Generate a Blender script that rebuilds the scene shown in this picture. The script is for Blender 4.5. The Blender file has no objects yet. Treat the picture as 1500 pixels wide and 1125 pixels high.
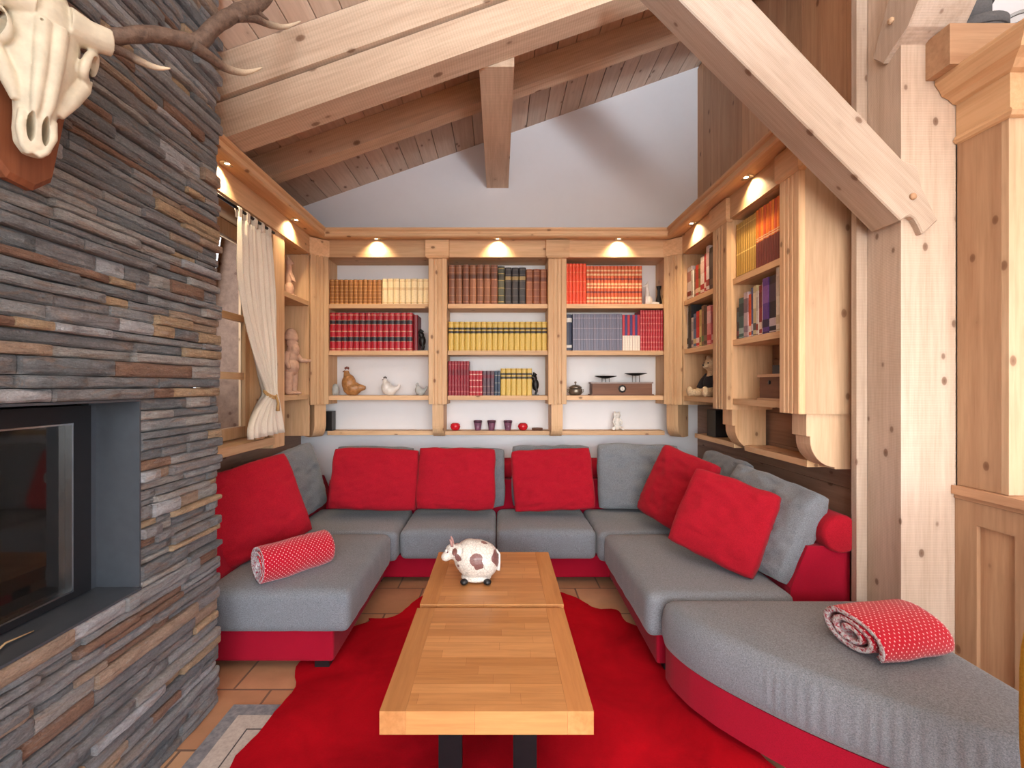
import bpy, bmesh, math, random
from mathutils import Vector, Matrix, noise as mnoise
random.seed(7)
SC = bpy.context.scene
COL = SC.collection
PI = math.pi
def R(a): return math.radians(a)

# ------------------------------------------------------------------ materials
def lin(r, g, b):
    f = lambda c: (c/255/12.92) if c/255 <= .04045 else ((c/255+.055)/1.055)**2.4
    return (f(r), f(g), f(b), 1)
class NT:
    def __init__(s, name):
        s.m = bpy.data.materials.new(name); s.m.use_nodes = True
        s.n = s.m.node_tree.nodes; s.l = s.m.node_tree.links
        s.b = s.n['Principled BSDF']
    def add(s, t, **k):
        n = s.n.new(t)
        for a, v in k.items():
            if a.startswith('i_'):
                key = a[2:]; key = int(key) if key.isdigit() else key.replace('_', ' ')
                n.inputs[key].default_value = v
            else: setattr(n, a, v)
        return n
    def link(s, a, b): s.l.new(a, b)
    def coord(s, scale=(1,1,1), which='Object', loc=(0,0,0), rot=(0,0,0)):
        t = s.add('ShaderNodeTexCoord'); m = s.add('ShaderNodeMapping')
        m.inputs['Scale'].default_value = scale; m.inputs['Location'].default_value = loc; m.inputs['Rotation'].default_value = rot
        s.link(t.outputs[which], m.inputs['Vector']); return m.outputs['Vector']
    def noise(s, vec, scale, detail=4, rough=.55, dist=0):
        n = s.add('ShaderNodeTexNoise'); n.inputs['Scale'].default_value = scale
        n.inputs['Detail'].default_value = detail; n.inputs['Roughness'].default_value = rough; n.inputs['Distortion'].default_value = dist
        if vec: s.link(vec, n.inputs['Vector'])
        return n.outputs['Fac']
    def ramp(s, fac, stops, interp='LINEAR'):
        r = s.add('ShaderNodeValToRGB'); e = r.color_ramp; e.interpolation = interp
        while len(e.elements) < len(stops): e.elements.new(.5)
        for i, (p, c) in enumerate(stops):
            e.elements[i].position = p; e.elements[i].color = c if len(c) == 4 else (*c, 1)
        s.link(fac, r.inputs['Fac']); return r.outputs['Color']
    def mix(s, fac, a, b, mode='MIX'):
        m = s.add('ShaderNodeMix', data_type='RGBA', blend_type=mode)
        for sock, v in ((m.inputs[0], fac), (m.inputs[6], a), (m.inputs[7], b)):
            if isinstance(v, (int, float)): sock.default_value = v
            elif isinstance(v, tuple): sock.default_value = v
            else: s.link(v, sock)
        return m.outputs[2]
    def math(s, op, a, b=0, c=None):
        m = s.add('ShaderNodeMath', operation=op)
        for i, v in enumerate((a, b) if c is None else (a, b, c)):
            if isinstance(v, (int, float)): m.inputs[i].default_value = v
            else: s.link(v, m.inputs[i])
        return m.outputs[0]
    def bump(s, h, strength=.3, dist=.01):
        b = s.add('ShaderNodeBump'); b.inputs['Strength'].default_value = strength; b.inputs['Distance'].default_value = dist
        s.link(h, b.inputs['Height']); s.link(b.outputs['Normal'], s.b.inputs['Normal'])
    def set(s, col=None, rough=None, **k):
        for key, v in (('Base Color', col), ('Roughness', rough)):
            if v is None: continue
            if isinstance(v, (int, float, tuple)): s.b.inputs[key].default_value = v
            else: s.link(v, s.b.inputs[key])
        for a, v in k.items(): s.b.inputs[a.replace('_', ' ')].default_value = v
        return s.m
def tint(t):
    a = t.add('ShaderNodeAttribute', attribute_name='tint'); return a.outputs['Fac']

def wood(name, c1, c2, axis, knot=.11, rough=.55, kscale=2.2, kcol=None, saw=0, spread=.35):
    t = NT(name)
    st = [9, 9, 9]; st[axis] = .55
    v = t.coord(tuple(st))
    off = t.add('ShaderNodeVectorMath', operation='ADD'); t.link(v, off.inputs[0])
    tt = tint(t); cm = t.add('ShaderNodeCombineXYZ')
    for i in range(3): t.link(t.math('MULTIPLY', tt, 37.0+11*i), cm.inputs[i])
    t.link(cm.outputs[0], off.inputs[1]); v = off.outputs[0]
    n1 = t.noise(v, 1.6, 6, .6, .35)
    g = t.noise(v, 7, 3, .6, .1)
    base = t.mix(t.ramp(n1, [(.33, (0,0,0)), (.68, (1,1,1))]), lin(*c1), lin(*c2))
    lines = t.ramp(g, [(.35, (.80,.76,.72)), (.6, (1,1,1))])
    base = t.mix(.6, base, lines, 'MULTIPLY')
    # board to board variation
    var = t.ramp(tt, [(0, (1-spread*.55,)*3), (1, (1+spread*.35,)*3)])
    base = t.mix(1.0, base, var, 'MULTIPLY')
    # knots
    ks = [kscale*4.0]*3; ks[axis] = kscale*2.5
    kv = t.coord(tuple(ks))
    o2 = t.add('ShaderNodeVectorMath', operation='ADD'); t.link(kv, o2.inputs[0]); t.link(cm.outputs[0], o2.inputs[1])
    vo = t.add('ShaderNodeTexVoronoi'); vo.inputs['Scale'].default_value = 1.0
    t.link(o2.outputs[0], vo.inputs['Vector'])
    kn = t.ramp(vo.outputs['Distance'], [(0, (1,1,1)), (knot*.75, (.75,.75,.75)), (knot, (.12,.12,.12)), (knot*1.9, (0,0,0))])
    kc = kcol or (c1[0]*.56, c1[1]*.46, c1[2]*.40)
    base = t.mix(kn, base, lin(*kc))
    if saw:
        w = t.add('ShaderNodeTexWave', wave_type='BANDS', bands_direction='XYZ'[axis]); w.inputs['Scale'].default_value = saw
        w.inputs['Distortion'].default_value = 1.2
        t.link(t.coord(), w.inputs['Vector'])
        t.bump(w.outputs['Fac'], .12, .003)
        base = t.mix(.09, base, w.outputs['Color'], 'MULTIPLY')
    else: t.bump(g, .12, .003)
    return t.set(base, rough, Specular_IOR_Level=.3)

def woods(name, *a, **k): return [wood(name+'_'+'xyz'[i], *a, axis=i, **k) for i in range(3)]
PINE = woods('honey_pine', (226,190,150), (212,170,128))
PINEL = woods('pale_pine', (216,186,154), (200,168,136), knot=.13)
BEAM = woods('limed_beam', (222,196,170), (202,172,146), knot=.12, saw=22, kscale=1.6)
POST = woods('whitewashed_post', (208,190,174), (192,172,154), knot=.13, saw=45, kscale=2.5)
CEILW = woods('limed_ceiling_board', (212,190,172), (200,174,154), knot=.12)
DARKP = woods('brown_panelling', (162,130,110), (136,106,88), knot=.12)
MIDP = woods('amber_panelling', (202,164,130), (184,142,110), knot=.12)
OAKE = woods('oiled_oak_edge', (200,142,88), (184,124,72), knot=0.0)

def plain(name, c, rough=.5, metal=0, nz=.12, nscale=30, bump=0, spec=.5):
    t = NT(name); v = t.coord()
    n = t.noise(v, nscale, 4)
    col = t.mix(t.ramp(n, [(.3, (0,0,0)), (.7, (1,1,1))]), tuple([x*(1-nz) for x in lin(*c)[:3]]+[1]), tuple([min(1, x*(1+nz)) for x in lin(*c)[:3]]+[1]))
    if bump: t.bump(n, bump, .005)
    return t.set(col, rough, Metallic=metal, Specular_IOR_Level=spec)

def fabric(name, c, c2, scale=260, mottled=.5, rough=.95, bump=.25, sheen=.2, fine=900):
    t = NT(name); v = t.coord()
    n = t.noise(v, scale, 3, .7); f = t.noise(v, fine, 2, .6); big = t.noise(v, 6, 3)
    wv = t.noise(t.coord((1.0, 1.0, 6)), scale*.6, 2)
    col = t.mix(t.ramp(t.math('ADD', t.math('MULTIPLY', n, .6), t.math('MULTIPLY', wv, .4)), [(.5-mottled*.25, (0,0,0)), (.5+mottled*.25, (1,1,1))]), lin(*c), lin(*c2))
    col = t.mix(.25, col, t.ramp(big, [(.3, (.75,.75,.75)), (.7, (1,1,1))]), 'MULTIPLY')
    t.bump(t.math('ADD', n, f), bump, .002)
    return t.set(col, rough, Specular_IOR_Level=.15, Sheen_Weight=sheen)
GREYF = fabric('grey_wool_fabric', (96,100,106), (136,141,149))
REDF = fabric('red_woven_fabric', (146,14,32), (174,24,42), mottled=.4, sheen=.05)
REDB = fabric('crimson_upholstery', (142,8,34), (166,14,44), scale=400, mottled=.4, sheen=.05)
LINEN = fabric('cream_linen', (226,214,196), (242,232,216), scale=300, bump=.1)
JUTE = plain('jute_rope', (190,150,96), .9)

def hide():
    t = NT('red_dyed_cowhide'); v = t.coord((1, 1, 1)); st = t.coord((6, 30, 6))
    n = t.noise(st, 20, 4, .7); big = t.noise(v, 3.2, 4, .6, .6)
    col = t.mix(t.ramp(big, [(.3, (0,0,0)), (.7, (1,1,1))]), lin(150,2,18), lin(192,8,28))
    col = t.mix(.35, col, t.ramp(n, [(.3, (.55,.55,.55)), (.65, (1,1,1))]), 'MULTIPLY')
    t.bump(t.math('ADD', n, t.math('MULTIPLY', big, 3)), .4, .01)
    return t.set(col, .85, Specular_IOR_Level=.1)
HIDE = hide()

def dots():
    t = NT('red_fleece_with_white_dots')
    uv = t.add('ShaderNodeUVMap'); mp = t.add('ShaderNodeMapping'); mp.inputs['Scale'].default_value = (1, 1, 1)
    mp.inputs['Rotation'].default_value = (0, 0, R(45))
    t.link(uv.outputs[0], mp.inputs[0])
    vo = t.add('ShaderNodeTexVoronoi', voronoi_dimensions='2D'); vo.inputs['Scale'].default_value = 72; vo.inputs['Randomness'].default_value = .12
    t.link(mp.outputs[0], vo.inputs['Vector'])
    d = t.ramp(vo.outputs['Distance'], [(.13, (1,1,1)), (.20, (0,0,0))])
    n = t.noise(t.coord(), 300, 3)
    col = t.mix(d, t.mix(t.ramp(n, [(.3,(0,0,0)),(.7,(1,1,1))]), lin(164,6,32), lin(192,14,44)), lin(245,190,190))
    t.bump(n, .4, .004)
    return t.set(col, .95, Specular_IOR_Level=.1, Sheen_Weight=.3)
DOTS = dots()
def fleece():
    t = NT('white_fluffy_fleece'); v = t.coord(); n = t.noise(v, 90, 4, .7)
    col = t.mix(t.ramp(n, [(.38, (0,0,0)), (.55, (1,1,1))]), lin(190,60,80), lin(240,236,238))
    t.bump(n, 1, .01); return t.set(col, 1.0, Specular_IOR_Level=.1)
FLEECE = fleece()

def stone():
    t = NT('ledge_stone'); tt = tint(t)
    v = t.coord((2.2, 1, 5)); v2 = t.coord((1, 1, 1))
    base = t.ramp(tt, [(0, lin(128,132,136)), (.16, lin(160,162,164)), (.30, lin(140,140,142)), (.46, lin(176,172,168)), (.58, lin(148,146,148)), (.66, lin(182,158,138)), (.76, lin(150,118,100)), (.85, lin(196,168,136)), (.94, lin(192,194,198))], 'CONSTANT')
    n = t.noise(v, 9, 8, .68, .8); n2 = t.noise(v2, 45, 6, .75)
    rust = t.ramp(t.noise(v, 5, 5, .6, 1.5), [(.52, (0,0,0)), (.66, (1,1,1))])
    col = t.mix(t.math('MULTIPLY', rust, .4), base, lin(168,132,104))
    pale = t.ramp(t.noise(v, 16, 6, .7, .5), [(.56, (0,0,0)), (.70, (1,1,1))])
    col = t.mix(t.math('MULTIPLY', pale, .45), col, lin(190,190,192))
    fine = t.noise(t.coord((1,1,2)), 110, 4, .8)
    col = t.mix(.5, col, t.ramp(fine, [(.38, (.55,.55,.56)), (.62, (1.1,1.1,1.1))]), 'MULTIPLY')
    col = t.mix(.62, col, t.ramp(n, [(.32, (.50,.50,.52)), (.6, (1.05,1.05,1.05))]), 'MULTIPLY')
    t.bump(t.math('ADD', t.math('MULTIPLY', n, 1.3), t.math('MULTIPLY', n2, .9)), 1.0, .02)
    return t.set(col, .72, Specular_IOR_Level=.35)
STONE = stone()
def plaster(name, c):
    t = NT(name); v = t.coord(); n = t.noise(v, 8, 6, .6)
    t.bump(n, .15, .01)
    return t.set(t.mix(n, tuple(x*.95 for x in lin(*c)[:3])+(1,), lin(*c)), .9, Specular_IOR_Level=.2)
PLASTER = plaster('white_plaster', (232,232,236))
def tiles():
    t = NT('terracotta_tiles'); v = t.coord((1, 1, 1), rot=(0, 0, R(0)))
    b = t.add('ShaderNodeTexBrick'); b.offset = .5; b.squash = 1
    b.inputs['Scale'].default_value = 1; b.inputs['Brick Width'].default_value = .34; b.inputs['Row Height'].default_value = .34
    b.inputs['Mortar Size'].default_value = .006; b.inputs['Mortar Smooth'].default_value = .2
    b.inputs['Color1'].default_value = lin(208,168,132); b.inputs['Color2'].default_value = lin(190,142,108); b.inputs['Mortar'].default_value = lin(128,104,88)
    t.link(v, b.inputs['Vector'])
    n = t.noise(v, 6, 6, .6)
    col = t.mix(.6, b.outputs['Color'], t.ramp(n, [(.3, (.7,.66,.6)), (.7, (1.05,1,1))]), 'MULTIPLY')
    t.bump(t.math('SUBTRACT', 1, b.outputs['Fac']), .5, .004)
    return t.set(col, .35)
TILES = tiles()
def staves():
    t = NT('oiled_oak_staves'); v = t.coord((1, 1, 1))
    b = t.add('ShaderNodeTexBrick'); b.offset = 0; b.offset_frequency = 2; b.squash = 1
    b.inputs['Scale'].default_value = 1; b.inputs['Brick Width'].default_value = .31; b.inputs['Row Height'].default_value = .046
    b.inputs['Mortar Size'].default_value = .0004; b.inputs['Bias'].default_value = -.1
    b.inputs['Color1'].default_value = lin(208,150,94); b.inputs['Color2'].default_value = lin(178,120,68); b.inputs['Mortar'].default_value = lin(150,90,46)
    sx = t.add('ShaderNodeSeparateXYZ'); t.link(v, sx.inputs[0])
    wn = t.add('ShaderNodeTexWhiteNoise', noise_dimensions='1D'); t.link(t.math('FLOOR', t.math('DIVIDE', sx.outputs[1], .046)), wn.inputs['W'])
    cx = t.add('ShaderNodeCombineXYZ'); t.link(t.math('ADD', sx.outputs[0], wn.outputs[0]), cx.inputs[0]); t.link(sx.outputs[1], cx.inputs[1])
    t.link(cx.outputs[0], b.inputs['Vector'])
    n = t.noise(t.coord((1.5, 22, 22)), 3, 6, .6, .4)
    col = t.mix(.6, b.outputs['Color'], t.ramp(n, [(.3, (.66,.62,.56)), (.62, (1,1,1))]), 'MULTIPLY')
    return t.set(col, .38, Specular_IOR_Level=.45)
STAVES = staves()

BLACKM = plain('black_powder_coated_steel', (24,24,28), .45, .6)
STEELF = plain('dark_grey_steel', (92,98,106), .42, .6, .05)
STEELD = plain('charcoal_steel', (36,37,41), .5, .5, .05)
CHROME = plain('brushed_chrome', (190,190,190), .25, 1, .05)
BONE = plain('bleached_bone', (204,196,176), .6, 0, .16, 22, .5)
HOLE = plain('dark_cavity', (60,42,34), .9)
PLAQUE = wood('red_brown_plaque_wood', (150,92,62), (120,68,44), 2, knot=0)
def antler():
    t = NT('antler_horn'); v = t.coord((1,1,1)); n = t.noise(v, 60, 5, .7)
    tt = t.add('ShaderNodeAttribute', attribute_name='tip').outputs['Fac']
    col = t.mix(t.ramp(n, [(.3, (0,0,0)), (.7, (1,1,1))]), lin(70,54,46), lin(120,98,84))
    col = t.mix(t.ramp(tt, [(.45, (0,0,0)), (.85, (1,1,1))]), col, lin(226,210,184))
    t.bump(n, .8, .006); return t.set(col, .55)
ANTLER = antler()
CLAY = plain('pinkish_clay', (196,160,138), .8, 0, .12, 40, .3)
WHITEC = plain('white_ceramic', (226,222,216), .4, 0, .06, 30, .1)
GREYC = plain('grey_glazed_ceramic', (176,180,178), .4, 0, .15, 30)
BRONZE = plain('black_bronze', (34,32,32), .4, .5, .2)
BROWNC = plain('mottled_brown_ceramic', (164,116,70), .35, 0, .35, 45, .2)
REDPOT = plain('red_glaze', (196,28,40), .25)
PEWTER = plain('old_pewter', (130,122,110), .35, .8, .25, 40)
BOXW = wood('dark_stained_box_wood', (132,92,72), (104,68,52), 0, knot=0)
BOXWY = wood('dark_stained_chest_wood', (132,92,68), (104,68,48), 1, knot=0)
PAGES = plain('book_pages', (226,214,190), .9, 0, .08, 200)
GOLD = plain('gilt_tooling', (206,160,80), .4, .5, .1)
BASKET = plain('grey_felt_box', (98,98,100), .9, 0, .12, 150, .2)
BLACKP = plain('black_plastic', (20,20,22), .4)
def glassy(name, c, rough=.03, ior=1.45, thin=False):
    t = NT(name)
    return t.set(lin(*c), rough, Transmission_Weight=1.0, IOR=ior)
PANE = glassy('window_glass', (250,252,255), 0.0, 1.05)
PURPLEG = NT('plum_tinted_glass').set(lin(176,116,146), .05, Transmission_Weight=.6, IOR=1.3)
CLEARG = glassy('clear_glass', (240,245,245))
FIREG = NT('smoked_fireplace_glass').set(lin(84,80,76), .04, Transmission_Weight=.9, IOR=1.5)
SOOT = plain('sooty_firebrick', (46,40,37), .9, 0, .3, 20, .5)
def emis(name, c, s):
    t = NT(name); t.b.inputs['Emission Color'].default_value = lin(*c); t.b.inputs['Emission Strength'].default_value = s
    return t.set(lin(*c), .3)
BULB = emis('warm_lamp', (255,226,176), 14)

# ------------------------------------------------------------------ mesh builder
class MB:
    def __init__(s): s.bm = bmesh.new(); s.tl = s.bm.faces.layers.float.new('tint'); s.done = set(); s.uv = None
    def _fin(s, faces, mi=0, tintv=None, smooth=False):
        tv = random.random() if tintv is None else tintv
        for f in faces:
            f.material_index = mi; f[s.tl] = tv; f.smooth = smooth
    def box(s, x0, x1, y0, y1, z0, z1, bev=0, mi=0, tv=None, seg=1, M=None, jit=0):
        x0, x1 = min(x0,x1), max(x0,x1); y0, y1 = min(y0,y1), max(y0,y1); z0, z1 = min(z0,z1), max(z0,z1)
        vs = [s.bm.verts.new((x, y, z)) for x in (x0, x1) for y in (y0, y1) for z in (z0, z1)]
        if jit:
            for v in vs: v.co += Vector([random.uniform(-jit, jit) for _ in range(3)])
        q = [(0,1,3,2), (4,6,7,5), (0,4,5,1), (2,3,7,6), (0,2,6,4), (1,5,7,3)]
        fs = [s.bm.faces.new([vs[i] for i in f]) for f in q]
        return s._bev(vs, fs, bev, seg, mi, tv, M)
    def _bev(s, vs, fs, bev, seg, mi, tv, M=None, smooth=False):
        tv = random.random() if tv is None else tv
        s._fin(fs, mi, tv, smooth)
        if bev:
            es = list({e for f in fs for e in f.edges if len(e.link_faces) == 2 and e.calc_face_angle(0) > .5})
            r = bmesh.ops.bevel(s.bm, geom=es, offset=bev, segments=seg, affect='EDGES', profile=.5)
            allf = {f for v in r['verts'] for f in v.link_faces} | {f for f in fs if f.is_valid}
            s._fin(allf, mi, tv, smooth)
            vs = list({v for f in allf for v in f.verts})
        if M is not None:
            for v in vs: v.co = M @ v.co
        return vs
    def prism(s, pts, a, b, axis=2, bev=0, mi=0, tv=None, seg=1, M=None):
        """polygon pts in the two other axes (cyclic order), extruded from a to b along axis"""
        def P(u, v, w): return {0: (w, u, v), 1: (u, w, v), 2: (u, v, w)}[axis]
        A = [s.bm.verts.new(P(u, v, a)) for u, v in pts]; B = [s.bm.verts.new(P(u, v, b)) for u, v in pts]
        n = len(pts); fs = [s.bm.faces.new(A), s.bm.faces.new(B[::-1])]
        for i in range(n): fs.append(s.bm.faces.new([A[i], B[i], B[(i+1)%n], A[(i+1)%n]]))
        bmesh.ops.recalc_face_normals(s.bm, faces=fs)
        return s._bev(A+B, fs, bev, seg, mi, tv, M)
    def loft(s, rings, mi=0, tv=None, cap=True, closed=False, smooth=True, cyc=True):
        vs = [[s.bm.verts.new(p) for p in r] for r in rings]; n = len(rings[0]); fs = []
        m = len(vs) if closed else len(vs)-1
        for i in range(m):
            a, b = vs[i], vs[(i+1) % len(vs)]
            for j in range(n if cyc else n-1):
                fs.append(s.bm.faces.new([a[j], a[(j+1)%n], b[(j+1)%n], b[j]]))
        if cap and not closed:
            fs.append(s.bm.faces.new(vs[0][::-1])); fs.append(s.bm.faces.new(vs[-1]))
        s._fin(fs, mi, tv, smooth)
        bmesh.ops.recalc_face_normals(s.bm, faces=fs)
        return vs
    def lathe(s, prof, c=(0,0,0), n=24, mi=0, tv=None, M=None, smooth=True):
        rings = []
        for r, z in prof: rings.append([(c[0]+max(r,1e-4)*math.cos(2*PI*k/n), c[1]+max(r,1e-4)*math.sin(2*PI*k/n), c[2]+z) for k in range(n)])
        vs = s.loft(rings, mi, tv, True, smooth=smooth)
        if M is not None:
            for r in vs:
                for v in r: v.co = M @ v.co
        return vs
    def tube(s, pts, rad, n=10, mi=0, tv=None, tip=None):
        pts = [Vector(p) for p in pts]
        if not isinstance(rad, (list, tuple)): rad = [rad]*len(pts)
        rings = []; prev = None
        for i, p in enumerate(pts):
            d = (pts[min(i+1, len(pts)-1)] - pts[max(i-1, 0)]).normalized()
            u = prev if prev is not None else (Vector((0,0,1)) if abs(d.z) < .9 else Vector((1,0,0)))
            u = (u - d*u.dot(d)).normalized(); prev = u; w = d.cross(u)
            rings.append([p + (u*math.cos(2*PI*k/n) + w*math.sin(2*PI*k/n))*rad[i] for k in range(n)])
        return s.loft(rings, mi, tv)
    def ball(s, c, r, mi=0, n=16, m=10, tv=None, M=None):
        if isinstance(r, (int, float)): r = (r, r, r)
        rings = []
        for i in range(m+1):
            a = PI*i/m; a = min(max(a, .02), PI-.02)
            rings.append([(c[0]+r[0]*math.sin(a)*math.cos(2*PI*k/n), c[1]+r[1]*math.sin(a)*math.sin(2*PI*k/n), c[2]+r[2]*math.cos(a)) for k in range(n)])
        vs = s.loft(rings, mi, tv)
        if M is not None:
            for q in vs:
                for v in q: v.co = M @ v.co
    def soft(s, fn, nx, ny, nz, mi=0):
        """closed cube grid with each unit point p in [-1,1]^3 sent through fn"""
        cache = {}; fs = []
        def V(i, j, k):
            key = (i, j, k)
            if key not in cache: cache[key] = s.bm.verts.new(fn(2*i/nx-1, 2*j/ny-1, 2*k/nz-1))
            return cache[key]
        for i in range(nx):
            for j in range(ny):
                for k, fl in ((0, 1), (nz, 0)):
                    q = [V(i,j,k), V(i+1,j,k), V(i+1,j+1,k), V(i,j+1,k)]; fs.append(s.bm.faces.new(q[::-1] if fl else q))
        for i in range(nx):
            for k in range(nz):
                for j, fl in ((0, 0), (ny, 1)):
                    q = [V(i,j,k), V(i+1,j,k), V(i+1,j,k+1), V(i,j,k+1)]; fs.append(s.bm.faces.new(q[::-1] if fl else q))
        for j in range(ny):
            for k in range(nz):
                for i, fl in ((0, 1), (nx, 0)):
                    q = [V(i,j,k), V(i,j+1,k), V(i,j+1,k+1), V(i,j,k+1)]; fs.append(s.bm.faces.new(q[::-1] if fl else q))
        s._fin(fs, mi, .5, True)
    def build(s, name, mats, parent=None, smooth=None):
        me = bpy.data.meshes.new(name)
        bmesh.ops.remove_doubles(s.bm, verts=s.bm.verts, dist=1e-6) if False else None
        s.bm.to_mesh(me); s.bm.free()
        if not isinstance(mats, (list, tuple)): mats = [mats]
        for m in mats: me.materials.append(m)
        o = bpy.data.objects.new(name, me); COL.objects.link(o)
        if parent is not None:
            o.parent = parent
            # geometry was laid out in world space: bring it into the frame of the parent
            W = Matrix(); p = parent
            while p is not None: W = p.matrix_basis @ W; p = p.parent
            me.transform(W.inverted())
        if smooth is not None:
            for f in me.polygons: f.use_smooth = smooth
        return o
def tag(o, label=None, cat=None, group=None, kind=None):
    for k, v in (('label', label), ('category', cat), ('group', group), ('kind', kind)):
        if v: o[k] = v
    return o
def thing(name, label, cat, loc=(0,0,0), rz=0, group=None):
    o = bpy.data.objects.new(name, None); COL.objects.link(o); o.empty_display_size = .1
    o.location = loc; o.rotation_euler = (0, 0, rz)
    W = Matrix.Translation(loc) @ Matrix.Rotation(rz, 4, 'Z'); o.matrix_basis = W
    return tag(o, label, cat, group)
def recentre(o, loc):
    """move a top-level mesh's origin to its base"""
    o.data.transform(Matrix.Translation(-Vector(loc))); o.location = loc; return o
def local_build(mb, name, mats, parent):
    """mesh already in the parent's own frame"""
    o = mb.build(name, mats); o.parent = parent; return o
def struct(o, label=None): return tag(o, label, kind='structure')
ORD = ['first','second','third','fourth','fifth','sixth','seventh','eighth','ninth','tenth','eleventh','twelfth','thirteenth','fourteenth','fifteenth','sixteenth','seventeenth','eighteenth','nineteenth','twentieth']
def nth(i, n):
    if i == 0: return 'leftmost'
    if i == n-1: return 'rightmost'
    return ORD[i] + ' from left'

# ------------------------------------------------------------------ camera
cam = bpy.data.cameras.new('camera'); co = bpy.data.objects.new('camera', cam); COL.objects.link(co)
co.location = (0, 0, 1.362); co.rotation_euler = (R(90), 0, 0)
cam.sensor_width = 36; cam.lens = 16.0; cam.shift_x = 19/1500; cam.shift_y = 2.5/1500; cam.clip_start = .02
SC.camera = co

# ------------------------------------------------------------------ room shell
YB, XL, XR = 3.98, -1.75, 1.736
def CZ(x):
    z = 2.931+.354*(x+1.707)
    xr = 2.3
    return z if x <= xr else 2.931+.354*(xr+1.707) - .354*(x-xr)
m = MB(); m.box(-2.6, 4.6, -3.3, 4.15, -.06, 0); struct(m.build('floor', TILES))
m = MB()
def gable(m, x0, x1, y0, y1, zb=0):
    xs = [x0] + ([2.3] if x0 < 2.3 < x1 else []) + [x1]
    pts = [(x0, zb)] + [(x, CZ(x)) for x in xs] + [(x1, zb)]
    m.prism(pts, y0, y1, 1)
gable(m, -2.6, XR+.1, YB, YB+.15); struct(m.build('wall_back', PLASTER))
m = MB(); gable(m, XR+.205, 4.5, 2.16, 2.3); struct(m.build('wall_alcove', PLASTER))
# ceiling: boards running in depth, laid up the slope
m = MB(); x = -2.6; ang = math.atan(.354)
while x < 4.58:
    w = random.choice([.13, .145, .16]); x1 = min(x+w, 4.6)
    if x < 2.3 < x1: x1 = 2.3
    g = .0025
    m.prism([(x+g, CZ(x+g)), (x1-g, CZ(x1-g)), (x1-g, CZ(x1-g)+.03), (x+g, CZ(x+g)+.03)], -3.3, 4.15, 1, bev=.002)
    x = x1
m.prism([(-2.6, CZ(-2.6)+.028), (2.3, CZ(2.3)+.028), (4.6, CZ(4.6)+.028), (4.6, CZ(4.6)+.08), (2.3, CZ(2.3)+.08), (-2.6, CZ(-2.6)+.08)], -3.3, 4.15, 1)
struct(m.build('ceiling', CEILW[1]))
# left wall with window opening (Y 2.30..3.06, z 1.02..2.36)
WY0, WY1, WZ0, WZ1 = 2.25, 3.06, 1.02, 2.38
def boards(m, axis_pos, y0, y1, z0, z1, horizontal, w=.14, th=.018, sign=1, bev=.003):
    """board cladding on a plane x=axis_pos; boards stand proud towards sign"""
    a = z0 if horizontal else y0; end = z1 if horizontal else y1
    while a < end-.005:
        b = min(a+w*random.uniform(.85, 1.15), end)
        if horizontal: m.box(axis_pos, axis_pos+sign*th, y0, y1, a+.001, b-.001, bev)
        else: m.box(axis_pos, axis_pos+sign*th, a+.001, b-.001, z0, z1, bev)
        a = b
m = MB()
for (y0, y1, z0, z1) in ((1.955, WY0, 0, 2.91), (WY1, YB, 0, 2.91), (WY0, WY1, 0, WZ0), (WY0, WY1, WZ1, 2.91)):
    m.box(XL-.2, XL, y0, y1, z0, z1); boards(m, XL, y0, y1-.0, z0, z1-.02, True, .15)
struct(m.build('wall_left', DARKP[1]))
# right wall: horizontal brown boards low, upright amber boards above the shelves
m = MB(); m.prism([(2.13, 0), (4.1, 0), (4.1, 4.13), (2.13, 4.13)], XR+.018, XR+.2, 0)
boards(m, XR+.018, 2.13, YB, 0, 2.5, True, .17, sign=-1); struct(m.build('wall_right', DARKP[1]))
m = MB(); boards(m, XR+.018, 2.13, YB, 2.502, 4.13, False, .16, sign=-1)
struct(m.build('wall_right_upper', MIDP[2]))
m = MB(); m.box(1.648, 1.697, 2.098, 2.128, 0, 4.1, .004); struct(m.build('trim_1', POST[2]))
# rest of the room around and behind the camera
m = MB()
m.box(-2.6, -2.45, -3.3, 4.1, 0, 2.6); struct(m.build('wall_far_left', PLASTER))
m = MB()
for (x0, x1, z0, z1) in ((-2.6, -1.9, 0, 2.6), (3.6, 4.6, 0, 3.5), (-1.9, 3.6, 0, .3), (-1.9, 3.6, 2.6, 2.95)): m.box(x0, x1, -3.4, -3.3, z0, z1)
m.prism([(-2.6, 2.61), (-1.9, 2.61), (-1.9, 2.951), (3.6, 2.951), (4.6, 3.5), (2.3, 4.34)], -3.4, -3.3, 1)
struct(m.build('wall_rear', PLASTER))
m = MB()
for (y0, y1, z0, z1) in ((-3.3, -2.3, 0, 3.5), (1.0, 2.3, 0, 3.5), (-2.3, 1.0, 0, .5), (-2.3, 1.0, 2.5, 3.5)): m.box(4.5, 4.6, y0, y1, z0, z1)
struct(m.build('wall_far_right', PLASTER))

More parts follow.
